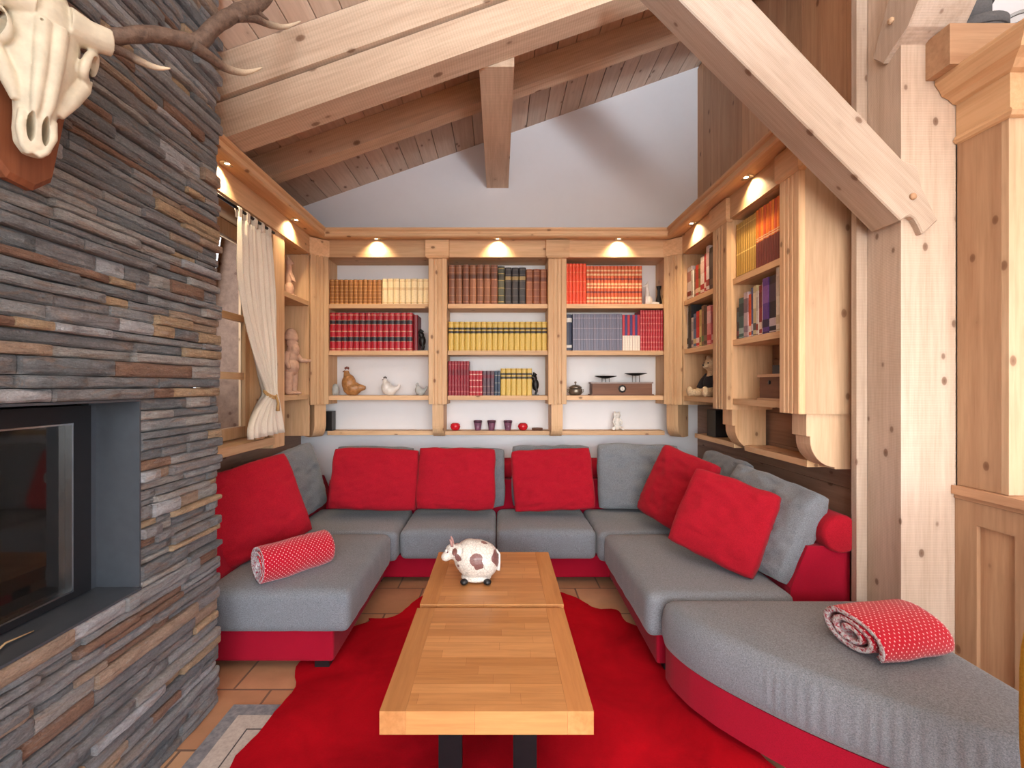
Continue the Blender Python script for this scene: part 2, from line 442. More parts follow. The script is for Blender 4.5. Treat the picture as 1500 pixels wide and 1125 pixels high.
# ------------------------------------------------------------------ fireplace of ledge stone
XS, YE = -1.2, 1.95
OY0, OY1, OZ0, OZ1 = .35, 1.53, .68, 1.318
fp = thing('fireplace', 'chimney breast clad in grey and rust split ledge stone with built-in stove', 'fireplace', (XS-.3, 1.2, 0))
m = MB(); bk = -2.2
for (y0, y1, z0, z1) in ((-.55, OY0-.03, 0, 3.05), (OY1+.03, YE-.03, 0, 3.05), (OY0-.03, OY1+.03, 0, OZ0-.03), (OY0-.03, OY1+.03, OZ1+.03, 3.05)):
    m.box(bk, XS-.09, y0, y1, z0, z1)
m.build('masonry_core', SOOT, fp)
m = MB()
zs = [0.0]
def rows(a, b):
    out = [a]; z = a
    while z < b-.03:
        z += random.choice([.022, .026, .03, .032, .036, .042, .05]); out.append(min(z, b))
    if out[-1] < b: out[-1] = b
    return out
rz_ = rows(0, OZ0)[:-1] + rows(OZ0, OZ1)[:-1] + rows(OZ1, 3.08)
for a, b in zip(rz_[:-1], rz_[1:]):
    spans = [(-.5, YE)]
    if a >= OZ0-.001 and b <= OZ1+.001: spans = [(-.5, OY0), (OY1, YE)]
    for (s0, s1) in spans:
        y = s1; first = True
        while y > s0+.01:
            L = random.choice([.1, .14, .18, .22, .28, .35, .45]) if (s1-s0) > .6 else random.choice([.07, .12, .2, .28])
            y2 = max(y-L, s0)
            if y2 - s0 < .05: y2 = s0
            px = random.uniform(-.014, .014)
            k = max(1, int((y-y2)/.07)); tv = random.random()
            # one stone: bevelled block with a rough, slightly wavy face
            n = max(2, int((y-y2)/.035)); dz = .0008
            out = []
            seed = random.uniform(0, 100)
            h = b-a-2*dz
            rings = []
            for i in range(n+1):
                yy = y2+.0012 + (y-y2-.0024)*i/n
                w = .006 if 0 < i < n else -.001
                e1 = mnoise.noise(Vector((seed, yy*14, 0)))*.006; e2 = mnoise.noise(Vector((seed, yy*18, 5)))*.003
                e3 = mnoise.noise(Vector((seed, yy*18, 9)))*.003
                f = XS+px+e1
                rings.append([(XS-.1, yy, a+dz), (f-.004, yy, a+dz+max(0, e2)), (f+w*.7, yy, a+dz+h*.18+e2), (f+w+e3, yy, a+dz+h*.55), (f+w*.6, yy, b-dz-h*.15-e3), (f-.005, yy, b-dz-max(0, e3)), (XS-.1, yy, b-dz)])
            if s1 > 1.9 and first:   # return face of corner stones
                j = random.uniform(-.006, .012)
                rings = rings[:-1] + [[(p[0], p[1]+j, p[2]) for p in rings[-1]]]
            m.loft(rings, 0, tv, smooth=False)
            first = False; y = y2
m.build('stone_cladding', STONE, fp)
# stove: steel reveal, door frame and glass
m = MB(); D = XS-.17
m.box(D, XS-.004, OY1-.006, OY1, OZ0+.001, OZ1-.001); m.box(D, XS-.004, OY0, OY0+.006, OZ0+.001, OZ1-.001)
m.box(D, XS-.004, OY0+.006, OY1-.006, OZ1-.008, OZ1-.001)
m.box(D, XS+.004, OY0+.006, OY1-.006, OZ0+.001, OZ0+.008)
m.box(D-.005, D+.02, OY1-.032, OY1-.006, OZ0+.008, OZ1-.008)
m.build('steel_reveal', STEELF, fp)
m = MB(); fy0, fy1, fz0, fz1 = OY0+.02, OY1-.035, OZ0+.012, OZ1-.02; fw = .062
for (y0, y1, z0, z1) in ((fy0, fy1, fz1-fw*.85, fz1), (fy0, fy1, fz0, fz0+fw*.35), (fy0, fy0+fw, fz0+fw*.35, fz1-fw*.85), (fy1-fw, fy1, fz0+fw*.35, fz1-fw*.85)):
    m.box(D-.02, D+.03, y0, y1, z0, z1, .003)
fr = m.build('door_frame', STEELD, fp)
m = MB()
for (y0, y1, z0, z1) in ((fy0+fw, fy1-fw, fz1-fw*.85-.006, fz1-fw*.85-.001), (fy0+fw, fy1-fw, fz0+fw*.35+.001, fz0+fw*.35+.006), (fy1-fw-.006, fy1-fw-.001, fz0+fw*.35+.006, fz1-fw*.85-.006)):
    m.box(D+.005, D+.031, y0, y1, z0, z1)
m.build('glazing_bead', CHROME, fr)
m = MB(); m.box(D+.004, D+.010, fy0+fw+.001, fy1-fw-.001, fz0+fw*.35+.001, fz1-fw*.85-.001); m.build('door_glass', FIREG, fr)
m = MB()
m.box(D-.45, D-.43, OY0, OY1, OZ0-.02, OZ1+.02); m.box(D-.43, D-.03, OY1-.02, OY1+.02, OZ0, OZ1); m.box(D-.43, D-.03, OY0-.02, OY0+.02, OZ0, OZ1)
m.box(D-.43, D-.03, OY0, OY1, OZ0-.02, OZ0); m.box(D-.43, D-.03, OY0, OY1, OZ1, OZ1+.02)
m.build('firebox', SOOT, fp)
m = MB(); m.tube([(XS-.045, 1.02, .6935), (XS-.05, 1.12, .695), (XS-.07, 1.17, .70), (XS-.068, 1.24, .694)], [.0022, .003, .003, .0015], 6)
tag(m.build('twig', plain('dry_twig', (190,160,120), .9)), 'thin pale dry twig lying on the black steel ledge of the stove', 'twig')

# ------------------------------------------------------------------ built-in bookcases
YF = 3.745                  # front plane of the rear unit
XF = 1.474; XFL = -1.519    # front planes of the side units
C45 = .106
Z1, Z2, Z3, Z4 = 2.037, 1.652, 1.280, .980   # shelf tops
ZT = 2.413                  # underside of the fascia
def reeded(w, d, n=3):
    """pilaster section: u across, v outward; n shallow grooves in the face"""
    pts = [(-w/2, 0), (w/2, 0), (w/2, d-.004), (w/2-.004, d)]
    g = .007
    for k in range(n-1, -1, -1):
        c = (k-(n-1)/2)*w*.2
        pts += [(c+g, d), (c+g*.3, d-.007), (c-g*.3, d-.007), (c-g, d)]
    pts += [(-w/2+.004, d), (-w/2, d-.004)]
    return pts
def pilaster(root, x, y, nx, ny, w=.15, z0=1.21, z1=ZT, d=.03):
    """(x, y) = centre of the carcass face, n = outward direction"""
    ux, uy = -ny, nx
    ax = 2 if abs(nx) < .5 or abs(ny) < .5 else 2
    mb = MB(); mb.prism([(x+ux*u+nx*v, y+uy*u+ny*v) for u, v in reeded(w, d)], z0, z1, 2)
    return mb.build('pilaster', PINE[2], root)
def capital(root, x, y, nx, ny, w=.19, z0=ZT-.012, z1=2.545, d=.05):
    ux, uy = -ny, nx
    mb = MB()
    c = .012
    q = [(-w/2, 0), (w/2, 0), (w/2, d), (-w/2, d)]
    q2 = [(-w/2+c, 0), (w/2-c, 0), (w/2-c, d-c), (-w/2+c, d-c)]
    f = lambda pts, z: [(x+ux*u+nx*v, y+uy*u+ny*v, z) for u, v in pts]
    mb.loft([f(q2, z0), f(q, z0+.014), f(q, z1)], 0, smooth=False)
    return mb.build('capital', PINE[0] if abs(ny) > .5 else PINE[1], root)
def bracket(root, x, y, nx, ny, w, depth, z1=1.21, z0=.938, curve=None, mat=None):
    """full-depth board whose front edge curls back at the foot. depth = reach behind the front face"""
    ux, uy = -ny, nx
    prof = [(-depth, z1), (0, z1)]
    zc = z0+.115
    for k in range(9):
        a = k/8*PI/2
        prof.append((-.105*(1-math.cos(a)) - 0, zc-(zc-z0-.0)*math.sin(a)))
    prof.append((-depth, z0))
    mb = MB()
    rings = []
    for s_ in (-w/2, w/2): rings.append([(x+ux*s_+nx*v, y+uy*s_+ny*v, z) for v, z in prof])
    mb.loft(rings, 0, smooth=False)
    return mb.build('bracket', mat or PINE[2], root)

CROWN = [(-.20, 2.556), (.085, 2.556), (.085, 2.544), (.125, 2.544), (.137, 2.552), (.137, 2.566), (.128, 2.572), (.128, 2.59), (.142, 2.598), (.146, 2.606), (.146, 2.614), (-.20, 2.614)]
def crown(root, start, end, mat):
    mb = MB(); mb.loft([[start(d)+(z,) for d, z in CROWN], [end(d)+(z,) for d, z in CROWN]], 0, smooth=False)
    return mb.build('cornice', mat, root)

# rear unit
rear = thing('bookcase', 'pine bookcase along the white back wall with three open bays', 'bookcase', (0, 3.86, 0))
px_edges = [(-1.413, -.577), (-.426, .404), (.549, 1.368)]
for k, xc in enumerate((-.5015, .4765)):
    mb = MB(); mb.box(xc-.0735, xc+.0735, YF, YB-.004, 1.21, ZT, .002); mb.build('upright', PINE[2], rear)
    pilaster(rear, xc, YF, 0, -1); capital(rear, xc, YF-.012, 0, -1)
    bracket(rear, xc, YF-.01, 0, -1, .092, YB-YF+.005)
for sx, x0, x1, yk in ((-1, XFL, -1.413, 3.634), (1, XF, 1.368, 3.634)):
    xm, ym = (x0+x1)/2, (3.634+3.74)/2
    nx, ny = -sx*.7071, -.7071
    mb = MB()   # corner post behind the diagonal pilaster
    mb.prism([(x0, 3.645), (x1, YF+.004), (x1, YB-.004), (x0+sx*.005, YB-.004)], 1.21, ZT, 2); mb.build('corner_post', PINE[2], rear)
    pilaster(rear, xm, ym+.004, nx, ny, .15, 1.21); capital(rear, xm, ym, nx, ny, .165, d=.03)
    bracket(rear, xm-sx*.01, ym+.02, nx, ny, .095, .2)
    mb = MB(); xw_ = sx*(1.733 if sx > 0 else 1.729); mb.box(x0+sx*.002, xw_, 3.6455, 3.662, 1.21 if sx > 0 else .96, ZT, .001); mb.build('corner_panel', PINE[2], rear)
for i, (x0, x1) in enumerate(px_edges):
    for z, th in ((Z1, .036), (Z2, .036), (Z3, .036)):
        mb = MB(); mb.box(x0+.002, x1-.002, YF+.008, YB-.004, z-th, z, .004); mb.build('shelf', PINE[0], rear)
for x0, x1 in ((-1.45, -.5485), (-.4545, .4295), (.5235, 1.40)):
    mb = MB(); mb.box(x0, x1, 3.845, YB-.004, Z4-.034, Z4, .006); mb.build('lower_shelf', PINE[0], rear)
for x0, x1 in ((-1.405, -.595), (-.408, .383), (.57, 1.36)):
    mb = MB(); mb.box(x0-.03, x1+.03, YF-.022, YF+.005, ZT, 2.555, .003); mb.build('fascia', PINE[0], rear)
mb = MB(); mb.box(-1.5, 1.46, YF+.006, YB-.004, ZT+.0, ZT+.02); mb.build('top_board', PINE[0], rear)
crown(rear, lambda d: (XFL+d, YF-d), lambda d: (XF-d, YF-d), PINE[0])

# right unit
right = thing('bookcase', 'pine bookcase on the right wall, two bays beside the sofa', 'bookcase', (1.6, 2.9, 0))
XW = XR-.002
mb = MB(); mb.box(XF, XW, 2.19, 2.345, 1.225, ZT, .003); mb.build('end_panel', PINEL[2], right)
pilaster(right, XF, 2.2685, -1, 0, .155, 1.225); capital(right, XF+.0, 2.2685, -1, 0, .185, d=.045)
mb = MB(); mb.box(XF, XW, 2.886, 3.077, 1.21, ZT, .002); mb.build('upright', PINE[2], right)
pilaster(right, XF, 2.9815, -1, 0, .19); capital(right, XF+.0, 2.9815, -1, 0, .23, d=.045)
def side_bracket(root, y0, y1, xf, xw, z1, z0, mat, r=.12):
    prof = [(xw, z1), (xf, z1), (xf, z0+.16), (xf+.018, z0+.16)]
    for k in range(1, 9):
        a = k/8*PI/2; prof.append((xf+.018+r*(1-math.cos(a))*1.0, z0+.145-(.135)*math.sin(a)))
    prof += [(xf+.018+r+.0, z0), (xw, z0)]
    mb = MB(); mb.prism(prof, y0, y1, 1, .002); return mb.build('bracket', mat, root)
side_bracket(right, 2.215, 2.325, XF+.022, XW-.02, 1.225, .955, PINEL[2])
side_bracket(right, 2.92, 3.045, XF+.022, XW-.02, 1.21, .945, PINE[2])
for (y0, y1) in ((2.347, 2.884), (3.079, 3.64)):
    for z in (Z1, Z2, Z3):
        mb = MB(); mb.box(XF+.008, XW, y0, y1, z-.036, z, .004); mb.build('shelf', PINE[1], right)
    mb = MB(); mb.box(XF-.02, XF+.008, y0-.02, y1+(.02 if y0 < 3 else -.03), ZT, 2.555, .003); mb.build('fascia', PINE[1], right)
for (y0, y1) in ((2.327, 2.918), (3.047, 3.66)):
    mb = MB(); mb.box(XF+.10, XW, y0, y1, Z4-.034, Z4, .006); mb.build('lower_shelf', PINE[1], right)
mb = MB(); mb.box(XF+.01, XW, 2.195, 3.64, ZT, ZT+.02); mb.build('top_board', PINE[1], right)
crown(right, lambda d: (XF-d, YF-d), lambda d: (XF-d, 2.165), PINE[1])

# left unit with the window surround
left = thing('bookcase', 'narrow pine bookcase in the left corner beside the window', 'bookcase', (-1.63, 3.4, 0))
XWL = XL+.02
for z in (Z1, Z2-.36):
    mb = MB(); mb.box(XWL, XFL-.006, 3.225, 3.64, z-.036, z, .004); mb.build('shelf', PINE[1], left)
mb = MB(); mb.box(XWL, XFL, 3.062, 3.222, .94, ZT, .004); mb.build('upright', PINE[2], left)
mb = MB(); mb.box(XFL-.02, XFL+.012, 1.955, 3.62, ZT, 2.555, .003); mb.build('fascia', PINE[1], left)
mb = MB(); mb.box(XWL, XFL-.02, 1.955, 3.64, ZT, ZT+.02); mb.build('top_board', PINE[1], left)
crown(left, lambda d: (XFL+d, 1.955), lambda d: (XFL+d, YF-d), PINE[1])

# window
win = bpy.data.objects.new('window_1', None); COL.objects.link(win); win.location = (-1.68, 2.6, 1.0); win.matrix_basis = Matrix.Translation((-1.68, 2.6, 1.0)); tag(win, kind='structure')
wy0, wy1, wz0, wz1 = WY0+.005, WY1-.005, WZ0+.005, WZ1-.005
mb = MB()
for (y0, y1, z0, z1) in ((wy0, wy0+.07, wz0, wz1), (wy1-.05, wy1, wz0, wz1), (wy0+.07, wy1-.05, wz0, wz0+.07), (wy0+.07, wy1-.05, wz1-.09, wz1)): mb.box(-1.72, -1.675, y0, y1, z0, z1, .005)
mb.build('window_frame', PINE[2], win)
for zc in (1.425, 1.80):
    mb = MB(); mb.box(-1.715, -1.682, wy0+.071, wy1-.051, zc-.022, zc+.022, .004); mb.build('glazing_bar', PINE[1], win)
mb = MB(); mb.box(-1.705, -1.701, wy0+.066, wy1-.046, wz0+.066, wz1-.086); mb.build('pane', PANE, win)
mb = MB(); mb.box(-1.735, XFL+.012, 1.956, 3.058, .968, 1.018, .006); mb.build('window_sill', PINE[1], win)
mb = MB(); mb.box(-2.02, -1.96, 1.96, 2.42, .3, 2.5); mb.box(-2.02, -1.96, 2.42, 2.95, .3, 1.0)
for k in range(3): mb.box(-2.05, -1.97, 2.60+k*.2, 2.72+k*.2, .9, 2.7, .004)
tag(mb.build('exterior_shutter', PINEL[2]), 'pale wooden shutter boards seen outside through the left window', 'shutter')

# curtain
mb = MB(); mb.tube([(XFL+.04, 2.30, 2.365), (XFL+.04, 2.99, 2.365)], .009, 10); 
tag(mb.build('curtain_rod', BLACKM), 'thin black curtain rod under the pine shelf above the window', 'curtain rod')
cur = thing('curtain', 'cream linen tab-top curtain tied back at the left window', 'curtain', (-1.5, 2.8, 1.05))
mb = MB(); NU, NV = 72, 40; rings = []
for j in range(NV+1):
    z = 2.315 - (2.315-1.045)*j/NV
    t = j/NV
    kn = (1.31-z)
    if z > 1.31:
        s_ = (z-1.31)/(2.315-1.31); e = s_**.75
        y0 = 2.885+(2.585-2.885)*min(1, e*1.25 if e*1.25 < 1 else 1); y1 = 2.955+(2.93-2.955)*e+.05*math.sin(PI*min(1, s_))*1.0
        y0 = 2.885 - .32*(1-(1-min(1, s_*1.35))**1.7); 
    else:
        s_ = (1.31-z)/(1.31-1.045); y0 = 2.885-.215*math.sin(min(1, s_*1.2)*PI/2); y1 = 2.955+.14*s_**.8
    amp = .010+.018*(1-min(1, abs(z-1.31)/.5))
    row = []
    for i in range(NU+1):
        u = i/NU; y = y0+(y1-y0)*u
        ph = u*2*PI*5.5
        x = XFL+.048+(amp if z < 2.2 else amp*.8)*math.sin(ph+.6*math.sin(3*z))+.008*math.sin(ph*2.3+z*5)
        row.append((x, y, z))
    rings.append(row)
mb.loft(rings, 0, .5, cap=False, cyc=False)
c = mb.build('cloth', LINEN, cur); md = c.modifiers.new('s', 'SOLIDIFY'); md.thickness = .004
for k in range(5):
    y = 2.585+k*.083
    mb = MB(); pts = []
    for q in range(13):
        a = q/12*2*PI
        pts.append((XFL+.040+.014*math.cos(a), 0, 2.365+.014*math.sin(a)-(.04 if math.sin(a) < -.3 else 0)))
    mb.loft([[(p[0], y-.014, p[2]) for p in pts[:-1]], [(p[0], y+.014, p[2]) for p in pts[:-1]]], 0, .5, smooth=False)
    mb.build('tab', LINEN, cur)
mb = MB()
for r_ in (0, 1):
    pts = [(XFL+.05+.034*math.cos(a), 2.92+.052*math.sin(a), 1.31-.03*math.cos(a)+.012*r_) for a in [2*PI*q/16 for q in range(17)]]
    mb.tube(pts, .006, 8)
mb.tube([(XFL+.085, 2.925, 1.30), (XFL+.09, 2.945, 1.25), (XFL+.085, 2.95, 1.20)], [.006, .008, .013], 8)
mb.build('tieback', JUTE, cur)
mb = MB(); mb.prism([(XFL-.018, 2.86), (XFL+.0, 2.86), (XFL+.0, 2.955), (XFL-.018, 2.955)], 1.02, 1.17, 2, .004)
tag(mb.build('wooden_block', PINE[2]), 'small upright pine block on the window sill behind the curtain hem', 'block')

# recessed spotlights
def spot(x, y, nx, ny, label, group, e=15):
    z = 2.556 if True else 0
    t = thing('spotlight', label, 'spotlight', (x, y, 2.5555), 0, group)
    mb = MB(); mb.lathe([(.026, 0), (.036, -.001), (.038, -.004), (.034, -.006), (.026, -.004)], (x, y, 2.5555), 28); mb.build('trim_ring', CHROME, t)
    mb = MB(); mb.lathe([(.0, -.0015), (.0255, -.0015), (.0255, -.0035), (0, -.0045)], (x, y, 2.5555), 24); mb.build('bulb', BULB, t)
    l = bpy.data.lights.new('lamp', 'SPOT'); l.energy = e; l.color = (1, .76, .46); l.spot_size = R(125); l.spot_blend = 1.0; l.shadow_soft_size = .012
    o = bpy.data.objects.new('lamp', l); COL.objects.link(o); o.parent = t; o.location = (0, 0, -.014)
    d = Vector((-nx*.42, -ny*.42, -1)); o.rotation_euler = d.to_track_quat('-Z', 'Y').to_euler()
for nm, x in (('left', -.995), ('middle', -.012), ('right', .972)):
    spot(x, YF-.062, 0, -1, 'small lit recessed spotlight in the cornice over the %s bay of the back bookcase' % nm, 'cornice spotlights')
spot(XF-.062, 3.34, -1, 0, 'small lit recessed spotlight in the right cornice over its far bay', 'cornice spotlights')
spot(XF-.062, 2.60, -1, 0, 'small lit recessed spotlight in the right cornice over its near bay', 'cornice spotlights')
spot(XFL+.062, 3.27, 1, 0, 'small lit recessed spotlight in the left cornice near the corner', 'cornice spotlights')
spot(XFL+.062, 2.44, 1, 0, 'small lit recessed spotlight in the left cornice against the stone chimney', 'cornice spotlights')

# ------------------------------------------------------------------ timbers
def timber(name, p0, p1, w, h, mats, bev=.012, parent=None, axisrot=0):
    """beam with section w (sideways) x h, centre line from p0 to p1, own local frame"""
    p0, p1 = Vector(p0), Vector(p1); d = p1-p0; L = d.length
    q = d.to_track_quat('X', 'Z')
    mb = MB(); mb.box(0, L, -w/2, w/2, -h/2, h/2, bev, seg=2)
    o = mb.build(name, mats[0]); o.rotation_euler = (q.to_matrix() @ Matrix.Rotation(axisrot, 3, 'X')).to_euler(); o.location = p0
    return o
def raf(name, label, x0, x1, y0, y1, off_top, off_bot, mats):
    a = math.atan(.354); ca = math.cos(a)
    h = (off_top-off_bot)*-1*ca if off_bot > off_top else (off_top-off_bot)*ca
    mid = -(abs(off_top)+abs(off_bot))/2
    o = timber(name, (x0, (y0+y1)/2, CZ(x0)+mid), (x1, (y0+y1)/2, CZ(x0)+mid+.354*(x1-x0)), y1-y0, (abs(off_bot)-abs(off_top))*ca, mats)
    return tag(o, label, 'beam')
raf('roof_beam', 'long limed rafter close to the back gable wall, above the short purlin', XL+.0, 2.25, 3.13, 3.245, .003, .175, BEAM)
raf('roof_beam', 'upper of the two stacked limed beams crossing in front of the purlin', -1.73, 2.2, 2.288, 2.46, .003, .222, BEAM)
raf('roof_beam', 'lower of the two stacked limed beams, its end meeting the diagonal brace', -1.73, 2.2, 2.305, 2.46, .238, .425, BEAM)
o = timber('purlin', (-.013, 2.465, 3.225), (-.013, 3.978, 3.225), .19, .27, BEAM); tag(o, 'short limed purlin running from the stacked beams to the white gable', 'beam')
# post
mb = MB(); mb.box(1.70, 1.931, 1.925, 2.126, .0, 4.1, .006)
tag(mb.build('timber_post', POST[2]), 'tall whitewashed square timber post between the right bookcase and the cupboard', 'post')
# diagonal brace in the plane of the post front
def brace_xz(label, pts, y0, y1, peg):
    mb = MB(); ang = R(-45)
    M = Matrix.Translation((1.75, y0, 2.0)) @ Matrix.Rotation(ang, 4, 'Y').inverted()
    Mi = M.inverted()
    loc = [Mi @ Vector((x, y0, z)) for x, z in pts]
    mb.prism([(p.x, p.z) for p in loc], 0, y1-y0, 1, .005)
    o = mb.build('brace', POST[0]); o.matrix_world = M; o.rotation_mode = 'XYZ'
    o.location = M.translation; o.rotation_euler = M.to_euler()
    return tag(o, label, 'brace')
def q_(px, py, Y=1.895): return ((px-731)*Y/667, 1.362+(565-py)*Y/667)
tail = [(1375, 322), (1352, 343)] + [(1352-30*t_, 343-18*math.sin(t_*PI)*.9-20*t_) for t_ in (.2, .4, .6, .8)] + [(1320, 323)]
main = [q_(1323, 234), q_(1345, 243), q_(1352, 275)] + [q_(*p) for p in tail] + [q_(930, -66), q_(1030, -78)]
o = brace_xz('heavy whitewashed diagonal timber brace rising left from the post', main, 1.895, 2.045, None)
mb = MB(); cx, cz = q_(1337, 288); mb.lathe([(0, 0), (.014, 0), (.014, .006), (.010, .010), (0, .011)], (0, 0, 0), 14, M=Matrix.Translation((cx, 1.895, cz)) @ Matrix.Rotation(R(90), 4, 'X'))
pg = mb.build('peg', MIDP[1]); pg.parent = o; pg.matrix_parent_inverse = (Matrix.Translation(o.location) @ o.rotation_euler.to_matrix().to_4x4()).inverted()
# second brace in the depth plane on the post's left face
mb = MB()
P2 = [(1.705, 2.565), (1.755, 2.62), (1.70, 2.76), (1.50, 3.12), (1.36, 3.12), (1.50, 2.77), (1.60, 2.625), (1.645, 2.60), (1.675, 2.585)]
mb.prism([(y*1.167, 1.362+(z-1.362)*1.167) for y, z in P2], 1.68, 1.915, 0, .005)
o = mb.build('brace', POST[2]); tag(o, 'short upper timber brace with curved foot at the head of the post', 'brace'); recentre(o, (1.8, 2.0, 2.76))
mb = MB(); mb.lathe([(0, 0), (.014, 0), (.014, .006), (.010, .012), (0, .012)], (0, 0, 0), 14, M=Matrix.Translation((1.68, 1.947, 2.923)) @ Matrix.Rotation(R(-90), 4, 'Y'))
mb.build('peg', PINEL[0], o)
# horizontal timber behind the cupboard cornice
mb = MB(); mb.box(1.803, 3.2, 1.82, 1.924, 2.649, 2.812, .012); tag(mb.build('cross_beam', MIDP[0]), 'horizontal honey-coloured timber beside the post, boxes standing on it', 'beam')

# ------------------------------------------------------------------ cupboard at right
cb = thing('cupboard', 'tall pine cupboard at the right edge with moulded cornice and panelled base', 'cupboard', (2.3, 1.5, 0))
CX = 1.936; CY = 1.755; CB = 1.923
mb = MB(); mb.box(CX, 3.0, CY, CB, .945, 2.60, .002); mb.build('upper_side', MIDP[2], cb)
mb = MB(); mb.box(CX+.001, 3.0, CY-.026, CY-.001, .945, 2.38); mb.build('front_frame', PINEL[2], cb)
mb = MB(); dx = CX+.085
for q in ((dx, 2.6, .972, 1.00), (dx, 2.6, 2.28, 2.32), (dx, dx+.04, 1.0, 2.28), (2.56, 2.6, 1.0, 2.28)): mb.box(q[0], q[1], CY-.046, CY-.028, q[2], q[3], .005)
mb.prism([(dx+.04, 1.0), (2.56, 1.0), (2.56, 2.28), (dx+.04, 2.28)], CY-.037, CY-.028, 1)
mb.build('door', PINEL[2], cb)
prof = [(0, 2.378), (.012, 2.382), (.02, 2.394), (.014, 2.408), (.007, 2.414), (.007, 2.545), (.022, 2.55), (.04, 2.568), (.068, 2.582), (.077, 2.603), (.086, 2.615), (.097, 2.632), (.097, 2.65), (0, 2.65)]
mb = MB()
mb.loft([[(CX-d, CB-.002, z) for d, z in prof], [(CX-d, CY-.027-d*1.45, z) for d, z in prof], [(3.0, CY-.027-d*1.45, z) for d, z in prof]], 0, smooth=False)
mb.build('cornice', PINE[1], cb)
mb = MB(); mb.box(CX+.001, 3.0, CY-.026, CY-.001, 2.381, 2.648); mb.build('frieze', PINE[0], cb)
mb = MB(); mb.box(CX-.026, 3.0, .7, CB, .908, .943, .009, seg=2); mb.box(CX-.014, 3.0, .7, CB, .890, .9075, .004); mb.build('worktop', MIDP[1], cb)
mb = MB(); mb.box(CX+.008, 3.0, .75, CB, .02, .889); mb.build('lower_body', MIDP[2], cb)
mb = MB(); F0 = CX-.009
fr_ = [(CB, .02), (CB, .889), (.75, .889), (.75, .02)]
mb.prism([(CB, .02), (CB, .888), (.76, .888), (.76, .02), (.80, .02), (.80, .80), (1.2, .80), (1.2, .02), (1.28, .02), (1.28, .80), (1.62, .80), (1.62, .10), (1.70, .10), (1.70, .798), (1.836, .798), (1.836, .02)], F0, CX+.007, 0)
mb.build('side_frame', MIDP[2], cb)

# ------------------------------------------------------------------ sofa
sofa = thing('corner_sofa', 'large U-shaped sofa with grey seats and crimson base around the tables', 'sofa', (0, 3.3, 0))
ZB0, ZB1 = .045, .20
mb = MB()
Ybk = 3.90
mb.prism([(-1.69, 2.17), (-.79, 2.17), (-.79, 3.12), (.76, 3.12), (.745, 2.15), (1.67, 2.15), (1.67, Ybk), (-1.69, Ybk)], ZB0, ZB1, 2, .012, seg=2)
mb.build('base', REDB, sofa)
# backrests with roll tops
def back_run(p0, p1, outn, name='backrest'):
    """p0->p1 along the run (x,y) of the outer line; outn = direction from seat to wall"""
    mb = MB(); prof = [(-.29, ZB1+.002), (-.28, .40), (-.20, .60), (-.005, .60), (0, .58), (0, ZB1+.002)]
    f = lambda p: [(p[0]+outn[0]*v, p[1]+outn[1]*v, z) for v, z in prof]
    mb.loft([f(p0), f(p1)], 0, smooth=False); return mb.build(name, REDB, sofa)
back_run((1.665, 2.16), (1.665, Ybk-.02), (1, 0))
back_run((-1.37, Ybk-.02), (1.36, Ybk-.02), (0, 1))
back_run((-1.69, 2.18), (-1.69, Ybk-.02), (-1, 0))
def roll(p0, p1, r):
    p0, p1 = Vector(p0), Vector(p1); n = 6; pts = [p0] + [p0+(p1-p0)*t_ for t_ in (.004, .015, .5, .985, .996)] + [p1]
    mb = MB(); mb.tube(pts, [r*.86, r*.96, r, r, r, r*.96, r*.86], 28); return mb.build('bolster', REDF, sofa)
roll((1.608, 2.125, .665), (1.608, 3.86, .665), .09)
roll((-1.2, 3.80, .675), (1.45, 3.80, .675), .085)
roll((-1.60, 2.25, .675), (-1.60, 3.86, .675), .085)
for x, y in ((-.85, 2.22), (-1.6, 2.22), (-.85, 3.2), (.82, 3.2), (.82, 2.2), (1.6, 2.2)):
    mb = MB(); mb.box(x-.035, x+.035, y-.035, y+.035, 0, .044, .003); mb.build('foot', BLACKP, sofa)
def sn(v, s, seed): return mnoise.noise(Vector(v)*s+Vector((seed*3.1, seed*7.7, seed)))
def seat(x0, x1, y0, y1, z0, z1, name='seat_cushion', r=.038, crown_=.014, seed=1, parent=None):
    hx, hy, hz = (x1-x0)/2, (y1-y0)/2, (z1-z0)/2; c = Vector(((x0+x1)/2, (y0+y1)/2, (z0+z1)/2))
    def fn(u, v, w):
        p = Vector((u*hx, v*hy, w*hz)); inner = Vector([max(-h+r, min(h-r, a)) for a, h in zip(p, (hx, hy, hz))])
        # concentrate samples: remap so that outer cells lie in the rounding
        d = p-inner
        if d.length > 1e-6: p = inner+d.normalized()*r*min(1, max(abs(d.x), abs(d.y), abs(d.z))/r*1.0)
        if w > 0: p.z += crown_*(1-u**4)*(1-v**4)*w
        p.z += .004*sn((c.x+p.x, c.y+p.y, 0), 5, seed)*(1 if w > 0 else 0)
        if abs(u) > .9 or abs(v) > .9: 
            q = .004*sn((c.x+p.x, c.y+p.y, p.z*.4), 16, seed); p.x += q; p.y += q
        return c+p
    mb = MB(); mb.soft(fn, 36, 36, 10); o = mb.build(name, GREYF, parent or sofa)
    return o
ZS0, ZS1 = .195, .392
seat(-1.42, -.705, 2.135, 2.985, ZS0, ZS1, seed=1)
seat(-1.42, -.675, 2.992, 3.60, ZS0, ZS1, seed=2)
seat(-.667, -.022, 3.04, 3.60, ZS0, ZS1, seed=3)
seat(-.016, .652, 3.04, 3.60, ZS0, ZS1, seed=4)
seat(.66, 1.375, 2.992, 3.60, ZS0, ZS1, seed=5)
seat(.685, 1.375, 2.10, 2.985, ZS0, ZS1, seed=6)

